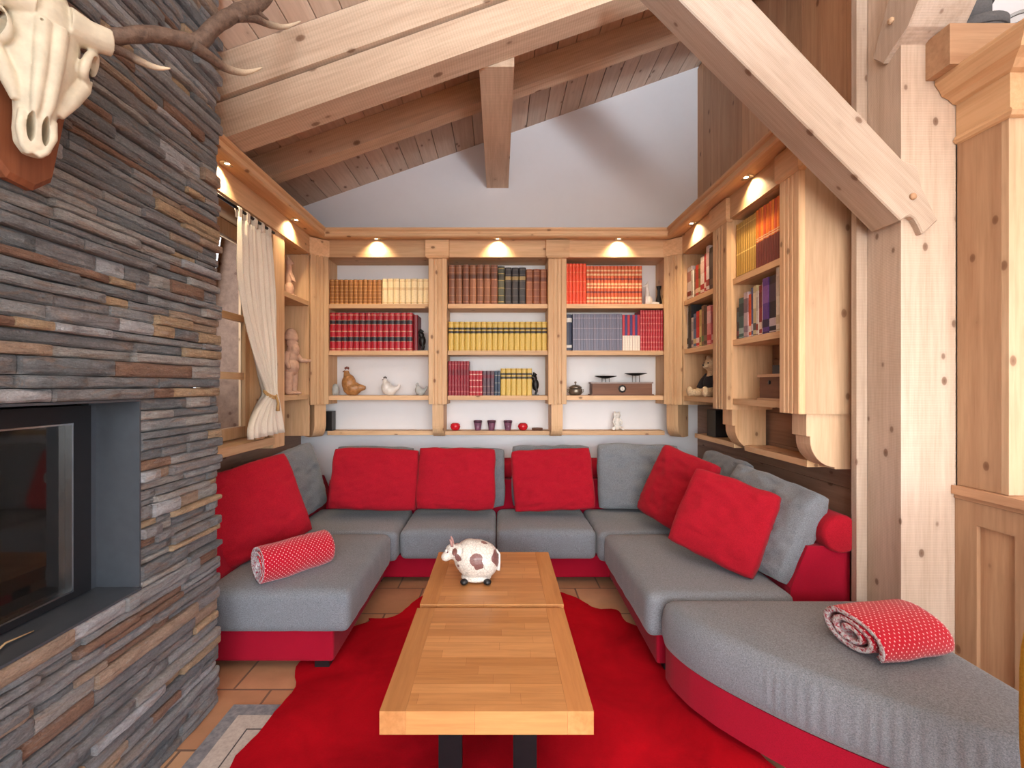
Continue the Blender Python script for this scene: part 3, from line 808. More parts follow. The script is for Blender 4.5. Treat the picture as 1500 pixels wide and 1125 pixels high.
# curved end module
ott = thing('curved_ottoman', 'curved grey ottoman with crimson base at the right end of the sofa', 'ottoman', (1.2, 1.6, 0))
arc = [(.735, 2.08), (.737, 1.99), (.77, 1.87), (.83, 1.76), (.90, 1.665), (1.0, 1.545), (1.10, 1.445), (1.20, 1.36), (1.32, 1.275), (1.45, 1.19), (1.58, 1.13)]
poly = arc + [(1.675, 1.10), (1.68, 2.075)]
def inset_poly(pts, d):
    n = len(pts); out = []
    for i in range(n):
        a, b, c = Vector(pts[i-1]), Vector(pts[i]), Vector(pts[(i+1) % n])
        e1 = (b-a).normalized(); e2 = (c-b).normalized()
        n1 = Vector((-e1.y, e1.x)); n2 = Vector((-e2.y, e2.x)); k = (n1+n2); k /= max(.3, k.dot(n1)) if k.length > 1e-6 else 1
        out.append(tuple(b+k*d))
    return out
def resample(pts, step):
    out = []; n = len(pts)
    for i in range(n):
        a, b = Vector(pts[i]), Vector(pts[(i+1) % n]); k = max(1, int((b-a).length/step))
        for j in range(k): out.append(tuple(a+(b-a)*j/k))
    return out
def smoothp(pts, it, keep=()):
    for _ in range(it):
        n = len(pts); pts = [tuple((Vector(pts[i-1])+Vector(pts[i])*2+Vector(pts[(i+1) % n]))/4) for i in range(n)]
    return pts
cx_, cy_ = 1.28, 1.60; NP = 300
def polar(pts, sm):
    """boundary radius seen from the middle, at even steps of a blended angle"""
    dense = smoothp(resample(pts, .008), sm); ang = []
    for x, y in dense: ang.append((math.atan2(y-cy_, x-cx_), math.hypot(x-cx_, y-cy_), x, y))
    return [(x, y) for _, _, x, y in ang]
bp = polar(poly, 8); base_poly = [(cx_+(x-cx_)*.975, cy_+(y-cy_)*.975) for x, y in bp][::2]
mb = MB(); mb.prism(base_poly, ZB0, ZB1, 2); mb.build('base', REDB, ott)
cush = polar(poly, 60)[::1]
NRM = []
for i in range(len(cush)):
    t_ = Vector(cush[(i+3) % len(cush)])-Vector(cush[i-3]); NRM.append(Vector((t_.y, -t_.x)).normalized())
mb = MB(); rings = []
stp = [(-.024, ZS0), (.0, ZS0+.012), (.010, ZS0+.05), (.012, ZS0+.10), (.006, ZS1-.045), (-.006, ZS1-.018), (-.022, ZS1-.003)]
s_len = 0
for off, z in stp:
    row = []; s_len = 0
    for i, p in enumerate(cush):
        q = 0; s_len += .008
        if .02 < z-ZS0 < .18 and p[0] > .86 and p[1] < 1.62:
            k_ = max(0, mnoise.noise(Vector((p[0]*7, p[1]*7, 3)))+.25)
            q = .009*k_*math.sin(s_len*2*PI/.034+1.2*math.sin(s_len*23))*math.sin(PI*(z-ZS0)/.197)
        v = Vector(p)+NRM[i]*(off+q); row.append((v.x, v.y, z))
    rings.append(row)
e0 = [(Vector(p)+NRM[i]*-.022) for i, p in enumerate(cush)]
for t_ in (.95, .88, .75, .55, .35, .15, .04): rings.append([(cx_+(p.x-cx_)*t_, cy_+(p.y-cy_)*t_, ZS1+.003+.012*(1-t_**3)) for p in e0])
mb.loft(rings, 0, .5); o = mb.build('seat_cushion', GREYF, ott)

# ------------------------------------------------------------------ loose cushions
def pillow(label, mat, c, w, h, t, yaw, tilt, roll_=0, seed=1, wr=1, group=None, fold=0, p=3.2):
    M = Matrix.Translation(c) @ Matrix.Rotation(R(yaw), 4, 'Z') @ Matrix.Rotation(R(-tilt), 4, 'X') @ Matrix.Rotation(R(roll_), 4, 'Y')
    def fn(u, v, w_):
        # even out: edges have a seam band
        uu = math.sin(u*PI/2)*.35+u*.65; ww = math.sin(w_*PI/2)*.35+w_*.65
        prof = max(0, (1-abs(uu)**p)*(1-abs(ww)**p))**.5
        x = uu*w/2*(1-.045*(1-ww*ww)*abs(uu)**3); z = ww*h/2*(1-.05*(1-uu*uu)*abs(ww)**3)
        corner = (abs(uu)*abs(ww))**3.2
        x *= 1-.075*corner; z *= 1-.085*corner
        th = t/2*(.26+.74*prof**.8)
        # filling sinks towards the bottom
        th *= 1-.16*ww*(1-abs(uu)**4)
        y = v*th
        n = (sn((x, y*.3, z), 7, seed)*.014+sn((x*1.0, 0, z*2.4), 11, seed+4)*.010*wr + abs(sn((x*1.6, y*.4, z*3.5), 8, seed+9))*-.020*wr)*(prof*.9+.1)
        y += n*(1 if v < 0 else -1)*(-1 if v < 0 else -1)
        edge = 1-prof
        x += sn((x, 0, z), 9, seed+2)*.008*edge; z += sn((x, 1, z), 9, seed+3)*.010*edge
        return (x, y, z)
    mb = MB(); mb.soft(fn, 44, 6, 36); o = mb.build('cushion', mat)
    o.rotation_euler = M.to_euler(); o.location = M.translation
    return tag(o, label, 'cushion', group)
GR = 'grey back cushions'; RD = 'red scatter cushions'
pillow('large grey cushion in the left corner, behind the leftmost red cushion', GREYF, (-1.475, 3.22, .655), .66, .52, .17, 78, 13, -6, 1, 1, GR)
pillow('grey back cushion almost hidden behind the wide red cushion under the left bay', GREYF, (-.98, 3.585, .645), .64, .50, .15, 0, 10, 1, 2, 1, GR)
pillow('grey back cushion behind the red cushion under the middle bay, right edge showing', GREYF, (-.27, 3.60, .64), .66, .48, .16, 0, 10, 0, 3, 1, GR)
pillow('grey back cushion showing around the red cushion under the right bay', GREYF, (.415, 3.60, .65), .655, .50, .16, 0, 10, 0, 4, 1, GR)
pillow('uncovered grey back cushion in the right corner of the sofa', GREYF, (1.075, 3.52, .66), .64, .52, .17, -6, 13, 0, 5, 1.3, GR)
pillow('grey cushion on the right wing, behind the smaller-looking tilted red one', GREYF, (1.50, 3.10, .655), .62, .50, .16, -92, 15, 0, 6, 1, GR)
pillow('slumped grey cushion at the near end of the right wing beside the crimson bolster', GREYF, (1.435, 2.49, .64), .66, .50, .19, -82, 24, 5, 7, 1.5, GR)
pillow('leftmost red cushion, leaning by the stone chimney on the left seat', REDF, (-1.415, 2.60, .655), .58, .54, .16, 46, 20, -12, 8, 1, RD)
pillow('red cushion under the left bay, second from the stone chimney', REDF, (-.915, 3.36, .675), .66, .47, .16, 3, 16, 1.5, 9, 1, RD)
pillow('red cushion in the middle of the back seats, under the candle glasses', REDF, (-.315, 3.37, .675), .60, .47, .16, 0, 16, 1, 10, 1.2, RD)
pillow('wrinkled red cushion under the right bay, between two grey cushions', REDF, (.395, 3.37, .668), .62, .47, .16, -2, 16, -3, 11, 1.6, RD)
pillow('red cushion in the right corner tilted against the grey wing cushion', REDF, (1.17, 3.00, .68), .47, .52, .14, -60, 20, 12, 12, 1, RD)
pillow('big red cushion nearest the crimson bolster on the right wing', REDF, (1.195, 2.43, .648), .47, .47, .15, -40, 24, 14, 13, 1, RD)

# ------------------------------------------------------------------ rolled blankets
def blanket(name, label, c, yaw, L, r0, r1, turns, sx, sz, skew=0, th=.010, seed=1, fl=None):
    mb = MB(); N = int(26*turns); uvl = mb.bm.loops.layers.uv.new('UVMap')
    W = 26
    path = []; s = 0; prev = None
    for i in range(N+1):
        t_ = i/N; a = t_*turns*2*PI
        r = r0+(r1-r0)*t_
        p = Vector((r*math.cos(a)*sx, r*math.sin(a)*sz))
        # squash onto the seat
        if p.y < -r1*sz*.86: p.y = -r1*sz*.86 + (p.y+r1*sz*.86)*.15
        if prev is not None: s += (p-prev).length
        path.append((p, s)); prev = p
    grid = []
    for side in (0, 1):
        g = []
        for i, (p, s) in enumerate(path):
            d = (path[min(i+1, N)][0]-path[max(i-1, 0)][0]).normalized(); n = Vector((d.y, -d.x))
            q = p+n*(th/2 if side == 0 else -th/2)
            row = []
            for j in range(W+1):
                v = j/W; y = (v-.5)*L
                w1 = .006*mnoise.noise(Vector((q.x*14, q.y*14, y*9+seed)))
                e = .012*mnoise.noise(Vector((s*7, seed, 3 if v < .5 else 8)))*(abs(2*v-1)**6)
                bulge = 1+.05*math.sin(PI*v)
                row.append(mb.bm.verts.new((y+e+skew*q.y, q.x*bulge+w1, q.y*bulge+w1*.6)))
            g.append(row)
        grid.append(g)
    def F(vs, mi, uvs):
        f = mb.bm.faces.new(vs); f.material_index = mi; f.smooth = True; f[mb.tl] = .5
        for lp, uv in zip(f.loops, uvs): lp[uvl].uv = uv
    for i in range(N):
        s0, s1 = path[i][1], path[i+1][1]
        for j in range(W):
            y0, y1 = (j/W-.5)*L, ((j+1)/W-.5)*L; uvs = [(y0, s0), (y1, s0), (y1, s1), (y0, s1)]
            a = grid[0]; F([a[i][j], a[i][j+1], a[i+1][j+1], a[i+1][j]], 0, uvs)
            a = grid[1]; F([a[i][j], a[i+1][j], a[i+1][j+1], a[i][j+1]], 1, [uvs[0], uvs[3], uvs[2], uvs[1]])
        for j, fl_ in ((0, 0), (W, 1)):
            a, b = grid; F([a[i][j], a[i+1][j], b[i+1][j], b[i][j]], 1, [(0, s0), (0, s1), (.01, s1), (.01, s0)])
    for i in (0, N):
        for j in range(W):
            a, b = grid; F([a[i][j], a[i][j+1], b[i][j+1], b[i][j]], 0, [(0, 0), (.01, 0), (.01, .01), (0, .01)])
    bmesh.ops.recalc_face_normals(mb.bm, faces=mb.bm.faces)
    o = mb.build(name, [DOTS, FLEECE]); o.location = c; o.rotation_euler = (0, 0, R(yaw))
    return tag(o, label, 'blanket')
blanket('rolled_blanket', 'rolled red dotted blanket lying on the left seat against the red cushion', (-1.06, 2.35, .402+.088), 50, .36, .012, .088, 3.75, 1.0, 1.0, th=.012, seed=2)
blanket('folded_blanket', 'folded red dotted blanket with white fleece lining on the curved ottoman', (1.40, 1.66, .405+.076), 12, .30, .02, .118, 2.6, 1.0, .66, -.25, th=.018, seed=5)

# ------------------------------------------------------------------ tables
def table(label, x0, x1, y0, y1):
    zt = .42; th = .068
    t = thing('coffee_table', label, 'coffee table', ((x0+x1)/2, (y0+y1)/2, 0), 0, 'oak coffee tables')
    bw = .075
    mb = MB(); mb.box(x0+bw+.0006, x1-bw-.0006, y0, y1, zt-th, zt, .007, seg=3); mb.build('tabletop', STAVES, t)
    for a, b in ((x0, x0+bw), (x1-bw, x1)):
        mb = MB(); mb.box(a, b, y0, y1, zt-th, zt, .009, seg=3); mb.build('edge_board', OAKE[1], t)
    xc = (x0+x1)/2
    for s_ in (-1, 1):
        for yy in (y0+.13, y1-.13):
            mb = MB(); mb.box(xc+s_*.118-.037, xc+s_*.118+.037, yy-.012, yy+.012, .0215, zt-th-.0105, .002); mb.build('leg', BLACKM, t)
    mb = MB()
    mb.box(xc-.2, xc+.2, y0+.11, y0+.15, .012, .021, .002); mb.box(xc-.2, xc+.2, y1-.15, y1-.11, .012, .021, .002)
    mb.build('foot_bar', BLACKM, t)
    mb = MB(); mb.box(xc-.2, xc+.2, y0+.08, y1-.08, zt-th-.010, zt-th-.0005, .001); mb.build('mounting_plate', BLACKM, t)
table('square oak coffee table nearest the camera, empty top on black legs', -.346, .274, 1.317, 1.928)
table('square oak coffee table further back with the cow figurine on it', -.341, .279, 1.962, 2.577)

# ------------------------------------------------------------------ rugs
def fl(px, py, z=0): Y = (1.362-z)*667/(py-565); return ((px-731)*Y/667, Y)
hp = [fl(*p) for p in ((437,1125),(337,1125),(353,1099),(380,1081),(389,1065),(408,1038),(429,1019),(438,1001),(429,995),(432,979))]
hp = [(-.62,.75), (-.74, .95), (-.86,1.28)] + hp[1:] + [(-.95, 2.35), (-.90, 2.5), (-.72, 2.62)] + [fl(*p) for p in ((535,908),(565,909),(585,904),(598,890),(622,872))] + [(-.2, 2.98), (.1, 2.95)] + [fl(*p) for p in ((818,868),(850,880),(872,895),(905,894))] + [(.72, 2.6), (.95, 2.45), (1.0, 2.1), (.95, 1.7), (1.08, 1.3), (.95, .95), (.6, .75), (.1, .68), (-.3, .66)]
hp = resample(hp, .03); hp = smoothp(hp, 2)
hp = [(x+.006*mnoise.noise(Vector((x*22, y*22, 0))), y+.006*mnoise.noise(Vector((x*22, y*22, 4)))) for x, y in hp]
mb = MB(); mb.prism(hp, .0065, .0115, 2); o = mb.build('cowhide_rug', HIDE); tag(o, 'red dyed cowhide rug with irregular edge under the oak tables', 'rug'); recentre(o, (0, 1.7, .006))
rug = MB()
rp = lambda u, v: (-1.13+u*.62+v*.0, 1.94-v*1.15)
def rq(u0, u1, v0, v1, z, mi):
    rug.prism([rp(u0, v0), rp(u1, v0), rp(u1, v1), rp(u0, v1)], .0008, z, 2, 0, mi)
RB = [fabric('rug_blue_grey_border', (96,98,108), (150,148,150), 60, .8), fabric('rug_taupe_field', (168,154,146), (206,196,186), 80, .9), fabric('rug_dark_line', (58,54,56), (84,78,80), 60)]
rq(0, 1, 0, 1, .0036, 0); rq(.09, 1, .055, .97, .0042, 1); rq(.21, 1, .12, .9, .0047, 2); rq(.22, 1, .126, .89, .0052, 1); rq(.30, 1, .18, .83, .0055, 2); rq(.315, 1, .188, .82, .0058, 1)
o = rug.build('woven_rug', RB); tag(o, 'faded grey oriental rug beside the stone chimney, partly under the red hide', 'rug')

# ------------------------------------------------------------------ cow figurine
def remesh(o, vs=.003, it=4):
    r = o.modifiers.new('r', 'REMESH'); r.mode = 'VOXEL'; r.voxel_size = vs; r.use_smooth_shade = True
    s = o.modifiers.new('s', 'SMOOTH'); s.iterations = it; s.factor = .6
def cowmat():
    t = NT('crackle_glazed_cow_ceramic'); v = t.coord()
    pats = [((-.0, -.1, .135), .040), ((.015, -.1, .105), .036), ((-.022, -.095, .05), .018), ((-.01, -.1, .06), .012), ((.105, -.03, .12), .040), ((-.09, -.07, .09), .024), ((-.085, -.06, .13), .018), ((.05, -.02, .21), .03), ((-.13, -.03, .15), .022), ((-.03, .1, .13), .05), ((.06, .1, .09), .03)]
    fac = None
    nz = t.add('ShaderNodeTexNoise'); nz.inputs['Scale'].default_value = 25; t.link(v, nz.inputs['Vector'])
    dv = t.add('ShaderNodeVectorMath', operation='MULTIPLY_ADD'); t.link(nz.outputs['Color'], dv.inputs[0]); dv.inputs[1].default_value = (.03, .03, .03); t.link(v, dv.inputs[2])
    for p, r in pats:
        d = t.add('ShaderNodeVectorMath', operation='DISTANCE'); t.link(dv.outputs[0], d.inputs[0]); d.inputs[1].default_value = (p[0]+.015, p[1]+.015, p[2]+.015)
        s = t.math('LESS_THAN', d.outputs['Value'], r)
        fac = s if fac is None else t.math('MAXIMUM', fac, s)
    cr = t.add('ShaderNodeTexVoronoi', feature='DISTANCE_TO_EDGE'); cr.inputs['Scale'].default_value = 75; t.link(v, cr.inputs['Vector'])
    crk = t.ramp(cr.outputs['Distance'], [(.0, (.45,.42,.40)), (.07, (1,1,1))])
    col = t.mix(fac, lin(218,210,200), lin(124,84,80)); col = t.mix(.8, col, crk, 'MULTIPLY')
    return t.set(col, .28, Specular_IOR_Level=.5)
CP = (-.11, 2.20, .421)
cow = thing('cow_figurine', 'round crackle-glazed white and brown cow figurine on the far oak table', 'figurine', CP)
def L(mb, name, mats, parent): return local_build(mb, name, mats, parent)
mb = MB()
mb.ball((0, 0, .105), (.105, .082, .092)); mb.ball((-.03, 0, .115), (.08, .075, .085)); mb.ball((.04, 0, .10), (.07, .078, .085))
mb.tube([(-.06, -.01, .13), (-.105, -.02, .15)], [.05, .038], 14)
mb.ball((-.115, -.025, .150), (.034, .030, .036)); mb.ball((-.142, -.034, .128), (.024, .025, .022)); mb.tube([(-.11, -.025, .15), (-.14, -.034, .13)], [.03, .024], 12)
mb.ball((0, 0, .02), (.075, .06, .02))
o = L(mb, 'body', cowmat(), cow); remesh(o, .004, 4)
for x in (-.055, .055):
    for y in (-.05, .05):
        mb = MB(); mb.ball((x, y, .014), (.019, .019, .014)); L(mb, 'hoof', BLACKP, cow)
for s_ in (-1, 1):
    mb = MB(); mb.tube([(-.112, -.025+s_*.016, .180), (-.116, -.025+s_*.024, .198), (-.122, -.025+s_*.022, .214)], [.007, .006, .003], 8); L(mb, 'horn', plain('pink_glaze', (176,130,124), .3), cow)
    mb = MB(); mb.ball((0, 0, 0), (.012, .024, .009), M=Matrix.Translation((-.098, -.025+s_*.044, .163)) @ Matrix.Rotation(R(-20*s_), 4, 'X')); L(mb, 'ear', plain('brown_glaze', (120,80,74), .3), cow)
    mb = MB(); mb.ball((-.140, -.028+s_*.015, .158), .008); mb.ball((-.146, -.029+s_*.016, .158), .0035, mi=1); L(mb, 'eye', [WHITEC, BLACKP], cow)
mb = MB(); mb.tube([(.095, 0, .15), (.112, -.01, .13), (.112, -.02, .09), (.106, -.025, .06)], [.006, .005, .005, .009], 8); L(mb, 'tail', WHITEC, cow)

# ------------------------------------------------------------------ books
_mc = {}
def cover(c, rough=.45):
    if c not in _mc: _mc[c] = plain('cover_%02x%02x%02x' % c, c, rough, 0, .1, 60, .05)
    return _mc[c]
def book_mesh(w, h, d, cov, bands, pal, flat=False):
    """spine faces -Y, origin at the foot of the spine; bands = (z0, z1, palette index) as fractions of h"""
    mb = MB(); n = 5; t = .0022
    if flat: sp = [(-w/2+.0004, 0), (w/2-.0004, 0)]
    else: sp = [(-w/2*math.cos(PI*k/(n-1))*.97, w*.22*(1-math.sin(PI*k/(n-1)))) for k in range(n)]
    out = sp + [(w/2*.98, w*.3), (w/2*.98, d)] + [(w/2*.98-t, d), (w/2*.98-t, w*.3+t), (-w/2*.98+t, w*.3+t), (-w/2*.98+t, d)] + [(-w/2*.98, d), (-w/2*.98, w*.3)]
    mb.prism(out, 0, h, 2, 0, 0, .5)
    mb.prism([(-w/2*.98+t, w*.3+t), (w/2*.98-t, w*.3+t), (w/2*.98-t, d-.004), (-w/2*.98+t, d-.004)], .003, h-.004, 2, 0, 1, .5)
    e = .0007
    for z0, z1, mi in bands:
        o2 = [(x*1.0, y-e) for x, y in sp] + [(sp[-1][0], sp[-1][1]+.006), (sp[0][0], sp[0][1]+.006)]
        mb.prism(o2, z0*h, z1*h, 2, 0, 2+mi, .5)
    me_o = mb.build('book', [cover(cov) if isinstance(cov, tuple) else cov, PAGES] + [cover(p) if isinstance(p, tuple) else p for p in pal])
    return me_o
BOOKN = 0
def place(o, x, y, z, rz, label, group, lean=0):
    o.location = (x, y, z); o.rotation_euler = (0, lean, rz); tag(o, label, 'book', group)
def series(n, x0, x1, y, z, h, d, cov, bands, pal, desc, group, side=None, hv=0, flat=False, jit=.002):
    """n volumes filling x0..x1 of a shelf (rear unit) or, with side='r', y0..y1 of the right unit"""
    w = (x1-x0)/n if side is None else (x0-x1)/n
    proto = None
    for i in range(n):
        if isinstance(cov, list) or proto is None or hv:
            cc = cov[i % len(cov)] if isinstance(cov, list) else cov
            o = book_mesh(w-.0006, h*(1+random.uniform(-hv, hv)), d, cc, bands, pal, flat)
            if proto is None: proto = o
        else:
            o = proto.copy(); COL.objects.link(o)
        lab = '%s, %s' % (desc, nth(i, n) if n > 1 else 'only one')
        j = random.uniform(0, jit)
        if side is None: place(o, x0+w*(i+.5), y+j, z+.0006, 0, lab, group)
        else: place(o, XF+.02+j, x0-w*(i+.5), z+.0006, R(-90), lab, group)
BY = YF+.03; D = .165
def bx_(px): return (px-731)*BY/667
raised = lambda k, th=.012, mi=0: [((i+1)/(k+1)-th/2, (i+1)/(k+1)+th/2, mi) for i in range(k)]
# left bay, top row
series(11, -1.408, bx_(558.5), BY, Z1, .205, .14, (150,98,48), raised(6, .02)+[(.02,.05,0),(.94,.97,0)], [(205,150,84)], 'small tan leather book on the left bay top shelf', 'tan leather books', None, .01)
series(8, bx_(559), -.582, BY, Z1, .212, .14, (232,212,168), [(.05,.07,0),(.9,.92,0),(.55,.66,1)], [(206,166,100),(214,184,136)], 'cream bound book on the left bay top shelf', 'cream bound books', None, .01)
# left bay, second row
series(14, -1.408, bx_(604), BY, Z2, .315, .19, (172,20,40), [(.25,.36,0),(.70,.80,0),(.24,.25,1),(.36,.37,1),(.69,.70,1),(.80,.81,1),(.5,.52,1),(.04,.06,1),(.93,.95,1)], [(38,30,40), (196,150,120)], 'tall red encyclopedia with black bands, left bay second shelf', 'red encyclopedia volumes')
series(1, bx_(604.3), bx_(611), BY+.02, Z2, .30, .18, (120,22,34), [], [], 'plain dark red book beside the red encyclopedia and black bookend', None)
# middle bay
lea = lambda c: ([(.06,.075,0),(.22,.235,0),(.42,.435,0),(.62,.635,0),(.80,.815,0),(.93,.945,0),(.66,.76,1)], c)
MX0, MX1 = -.422, .400
mp = [(0, 7, .327, [(122,76,54),(132,84,58),(118,72,52),(138,88,60)], (170,112,78), (92,54,40), 'brown leather volume'),
      (7, 8, .315, [(66,66,50)], (190,160,90), (50,46,36), 'dark green and gilt leather volume'),
      (8, 11, .305, [(46,42,46)], (96,88,80), (150,126,80), 'black leather volume with faint gilt title'),
      (11, 14, .292, [(140,84,56),(128,72,50)], (176,116,76), (104,56,40), 'shorter reddish brown leather volume')]
cw = (MX1-MX0)/14
for a, b, h, cs, c0, c1, nm in mp:
    bd, _ = lea(0); series(b-a, MX0+cw*a, MX0+cw*b, BY, Z1, h, .2, cs, bd, [c0, c1], nm+' on the middle bay top shelf', nm+'s', None, .006)
YB_ = (206,174,84); LB = (46,36,28)
series(18, MX0, MX1, BY, Z2, .24, D, YB_, [(.60,.68,0),(.73,.80,0),(.69,.70,1),(.03,.04,1),(.93,.945,1)], [LB, (168,128,50)], 'yellow volume with black labels on the middle bay second shelf', 'yellow volumes on the second shelf')
series(7, MX0, bx_(687), BY, Z3, .285, D, (140,24,44), [(.6,.75,0),(.1,.12,1),(.9,.92,1),(.3,.31,1)], [(116,18,36),(186,96,90)], 'tall dark red book on the middle bay third shelf', 'tall dark red books')
series(4, bx_(687.3), bx_(706.5), BY, Z3, .205, D, (168,22,42), [(.12,.15,0),(.34,.37,0),(.6,.63,0),(.84,.87,0)], [(224,190,170)], 'short red book with pale bands on the middle bay third shelf', 'short red books')
series(3, bx_(706.8), bx_(724), BY, Z3, .205, D, (88,62,74), [(.12,.14,0),(.36,.38,0),(.7,.84,1)], [(160,130,120),(110,40,56)], 'mauve grey book on the middle bay third shelf', 'mauve grey books')
series(2, bx_(724.3), bx_(733), BY, Z3, .205, D, (40,56,80), [(.12,.15,0),(.8,.83,0),(.5,.52,0)], [(170,166,150)], 'navy book next to the yellow ones on the middle bay third shelf', 'navy books')
series(6, bx_(733.3), bx_(779.5), BY, Z3, .225, D, YB_, [(.62,.70,0),(.76,.83,0),(.72,.73,1),(.03,.04,1),(.94,.955,1)], [LB, (168,128,50)], 'yellow volume with black labels on the middle bay third shelf', 'yellow volumes on the third shelf')
# right bay
series(6, .553, bx_(859), BY, Z1, .338, .19, (226,72,36), [(.06,.07,0),(.3,.31,0),(.55,.56,0),(.78,.79,0),(.94,.95,0)], [(240,150,96)], 'bright orange book on the right bay top shelf', 'bright orange books')
series(16, bx_(859.3), bx_(941), BY, Z1, .318, .19, (206,92,50), [(.05,.10,0),(.14,.19,0),(.3,.34,1),(.42,.46,0),(.5,.55,0),(.64,.68,1),(.75,.80,0),(.86,.90,0)], [(226,186,140),(110,44,50)], 'orange book with cream and plum bands on the right bay top shelf', 'orange banded books')
series(1, .553, bx_(838.5), BY, Z2, .302, D, (44,52,76), [(.78,.90,0),(.08,.16,0)], [(206,204,200)], 'navy binder at the left end of the right bay second shelf', None)
series(19, bx_(839), bx_(911.5), BY, Z2, .305, D, [(104,104,126),(98,98,120),(110,106,126)], [(.60,.61,0),(.88,.89,0),(.3,.31,0)], [(170,164,176)], 'thin slate grey book on the right bay second shelf', 'slate grey journals', flat=True)
series(7, bx_(912), bx_(937.5), BY, Z2, .298, D, [(180,24,44),(54,44,110)], [(0.004,.42,0)], [(230,220,206)], 'thin white-footed red or blue book on the right bay second shelf', 'white-footed books', flat=True)
series(9, bx_(938), 1.364, BY, Z2, .336, D, (176,40,52), [(.08,.10,0),(.2,.22,0),(.33,.35,0),(.5,.52,0),(.66,.68,0),(.80,.82,0),(.92,.94,0)], [(208,120,110)], 'red finely banded book on the right bay second shelf', 'red banded books')

# right unit: y decreases towards the camera
series(9, 2.873, 2.655, 0, Z1, .335, .17, (182,142,66), [(.42,.44,0),(.9,.91,0),(.0,.03,1)], [(226,196,120),(120,90,50)], 'mustard book on the right unit near bay top shelf', 'mustard books', 'r', .004)
series(9, 2.654, 2.43, 0, Z1, .34, .17, [(224,120,36),(214,96,34),(232,140,46),(206,84,40)], [(0.002,.44,0),(.46,.48,1),(.5,.515,1)], [(112,52,44),(228,190,150)], 'orange and maroon book on the right unit near bay top shelf', 'orange and maroon books', 'r', .008)
series(1, 2.429, 2.395, -.01, Z1, .366, .2, (206,186,92), [(.1,.2,0)], [(120,110,60)], 'tall yellow book near the right end of the near bay top shelf', None, 'r')
series(1, 2.394, 2.352, -.01, Z1, .370, .2, (206,208,200), [(.78,.98,0),(.3,.6,1)], [(50,96,130),(190,166,70)], 'tall white and blue book against the reeded end pilaster, top shelf', None, 'r')
def mixed(y0, z, items, where):
    y = y0
    for w, h, c, p, nm, ln in items:
        o = book_mesh(w-.0008, h, .15, c, [(.12,.26,0),(.55,.86,1),(.02,.04,0)], p, True)
        place(o, XF+.018+random.uniform(0, .012), y-w/2, z+.0006, R(-90), '%s, %s' % (nm, where), 'assorted books')
        y -= w
mixed(2.872, Z2, [
 (.030, .20, (52,44,52), [(120,50,60),(70,90,100)], 'small dark booklet at the far end', 0),
 (.010, .17, (200,196,190), [(120,120,120),(180,180,180)], 'very thin pale booklet beside the small dark one', 0),
 (.055, .25, (60,96,96), [(150,176,176),(30,60,66)], 'thick teal patterned book', 0),
 (.045, .275, (186,166,170), [(140,120,130),(120,96,104)], 'pale mauve book behind the orange one', 0),
 (.024, .255, (224,100,56), [(236,220,206),(206,84,44)], 'orange paperback', 0),
 (.022, .29, (66,92,140), [(200,200,210),(50,70,110)], 'slim blue book beside the orange paperback', 0),
 (.034, .295, (196,184,140), [(90,90,84),(220,212,180)], 'beige book with a dark foot', 0),
 (.022, .26, (214,206,196), [(150,60,50),(190,180,170)], 'off-white paperback beside the beige book', 0),
 (.028, .285, (140,44,40), [(220,200,180),(110,34,34)], 'brick red paperback', 0),
 (.016, .30, (226,214,202), [(180,170,160),(200,190,180)], 'slim cream book left of the purple ones', 0),
 (.055, .315, (92,60,136), [(40,34,60),(130,90,160)], 'thick purple book', 0),
 (.075, .315, (40,42,48), [(190,180,186),(70,66,80)], 'thick black and grey book', 0),
 (.030, .345, (226,222,206), [(200,190,160),(210,206,190)], 'tall cream book beside the blue one', 0),
 (.066, .36, (52,84,156), [(110,130,190),(34,60,120)], 'tall blue book at the near end', 0)], 'near bay middle shelf')
mixed(3.628, Z1, [
 (.085, .26, (214,200,196), [(120,40,40),(170,120,110)], 'thick white cookbook with red pictures', 0),
 (.035, .215, (206,200,188), [(150,140,130),(190,180,170)], 'short off-white book', 0),
 (.03, .22, (120,86,60), [(180,150,110),(90,60,40)], 'short brown book', 0),
 (.05, .24, (176,50,40), [(226,190,170),(150,36,30)], 'red-orange book in mid row', 0),
 (.045, .235, (130,104,60), [(220,200,150),(90,70,40)], 'olive brown book', 0),
 (.065, .275, (222,206,196), [(170,40,40),(200,170,160)], 'thick pale book with a red foot', 0),
 (.035, .28, (170,34,44), [(220,190,180),(140,26,36)], 'tall crimson book', 0),
 (.045, .325, (212,200,200), [(150,60,60),(180,150,150)], 'tallest pale book at the near end', 0),
 (.08, .30, (46,38,36), [(90,70,60),(60,50,46)], 'dark book half hidden by the pilaster', 0)], 'far bay top shelf')
mixed(3.632, Z2, [
 (.04, .33, (206,208,210), [(30,30,32),(190,190,194)], 'tall pale grey file at the far end', 0),
 (.055, .34, (40,42,46), [(60,62,66),(30,32,36)], 'tall black file', 0),
 (.035, .235, (190,176,170), [(110,90,90),(150,140,140)], 'short pinkish grey paperback', 0),
 (.05, .26, (76,104,140), [(190,180,130),(50,76,110)], 'blue and cream paperback', 0),
 (.045, .27, (200,44,40), [(230,200,190),(180,30,30)], 'scarlet paperback', 0),
 (.03, .275, (206,190,120), [(120,100,60),(180,160,90)], 'slim yellowish paperback', 0),
 (.06, .30, (120,90,66), [(80,120,70),(150,110,80)], 'thick brown and green book', 0),
 (.05, .29, (76,60,48), [(120,100,80),(60,46,38)], 'dark brown book', 0),
 (.05, .28, (222,150,150), [(190,60,66),(230,190,190)], 'pink paperback near the pilaster', 0),
 (.06, .27, (160,40,44), [(210,170,160),(130,30,34)], 'deep red book against the pilaster', 0)], 'far bay middle shelf')

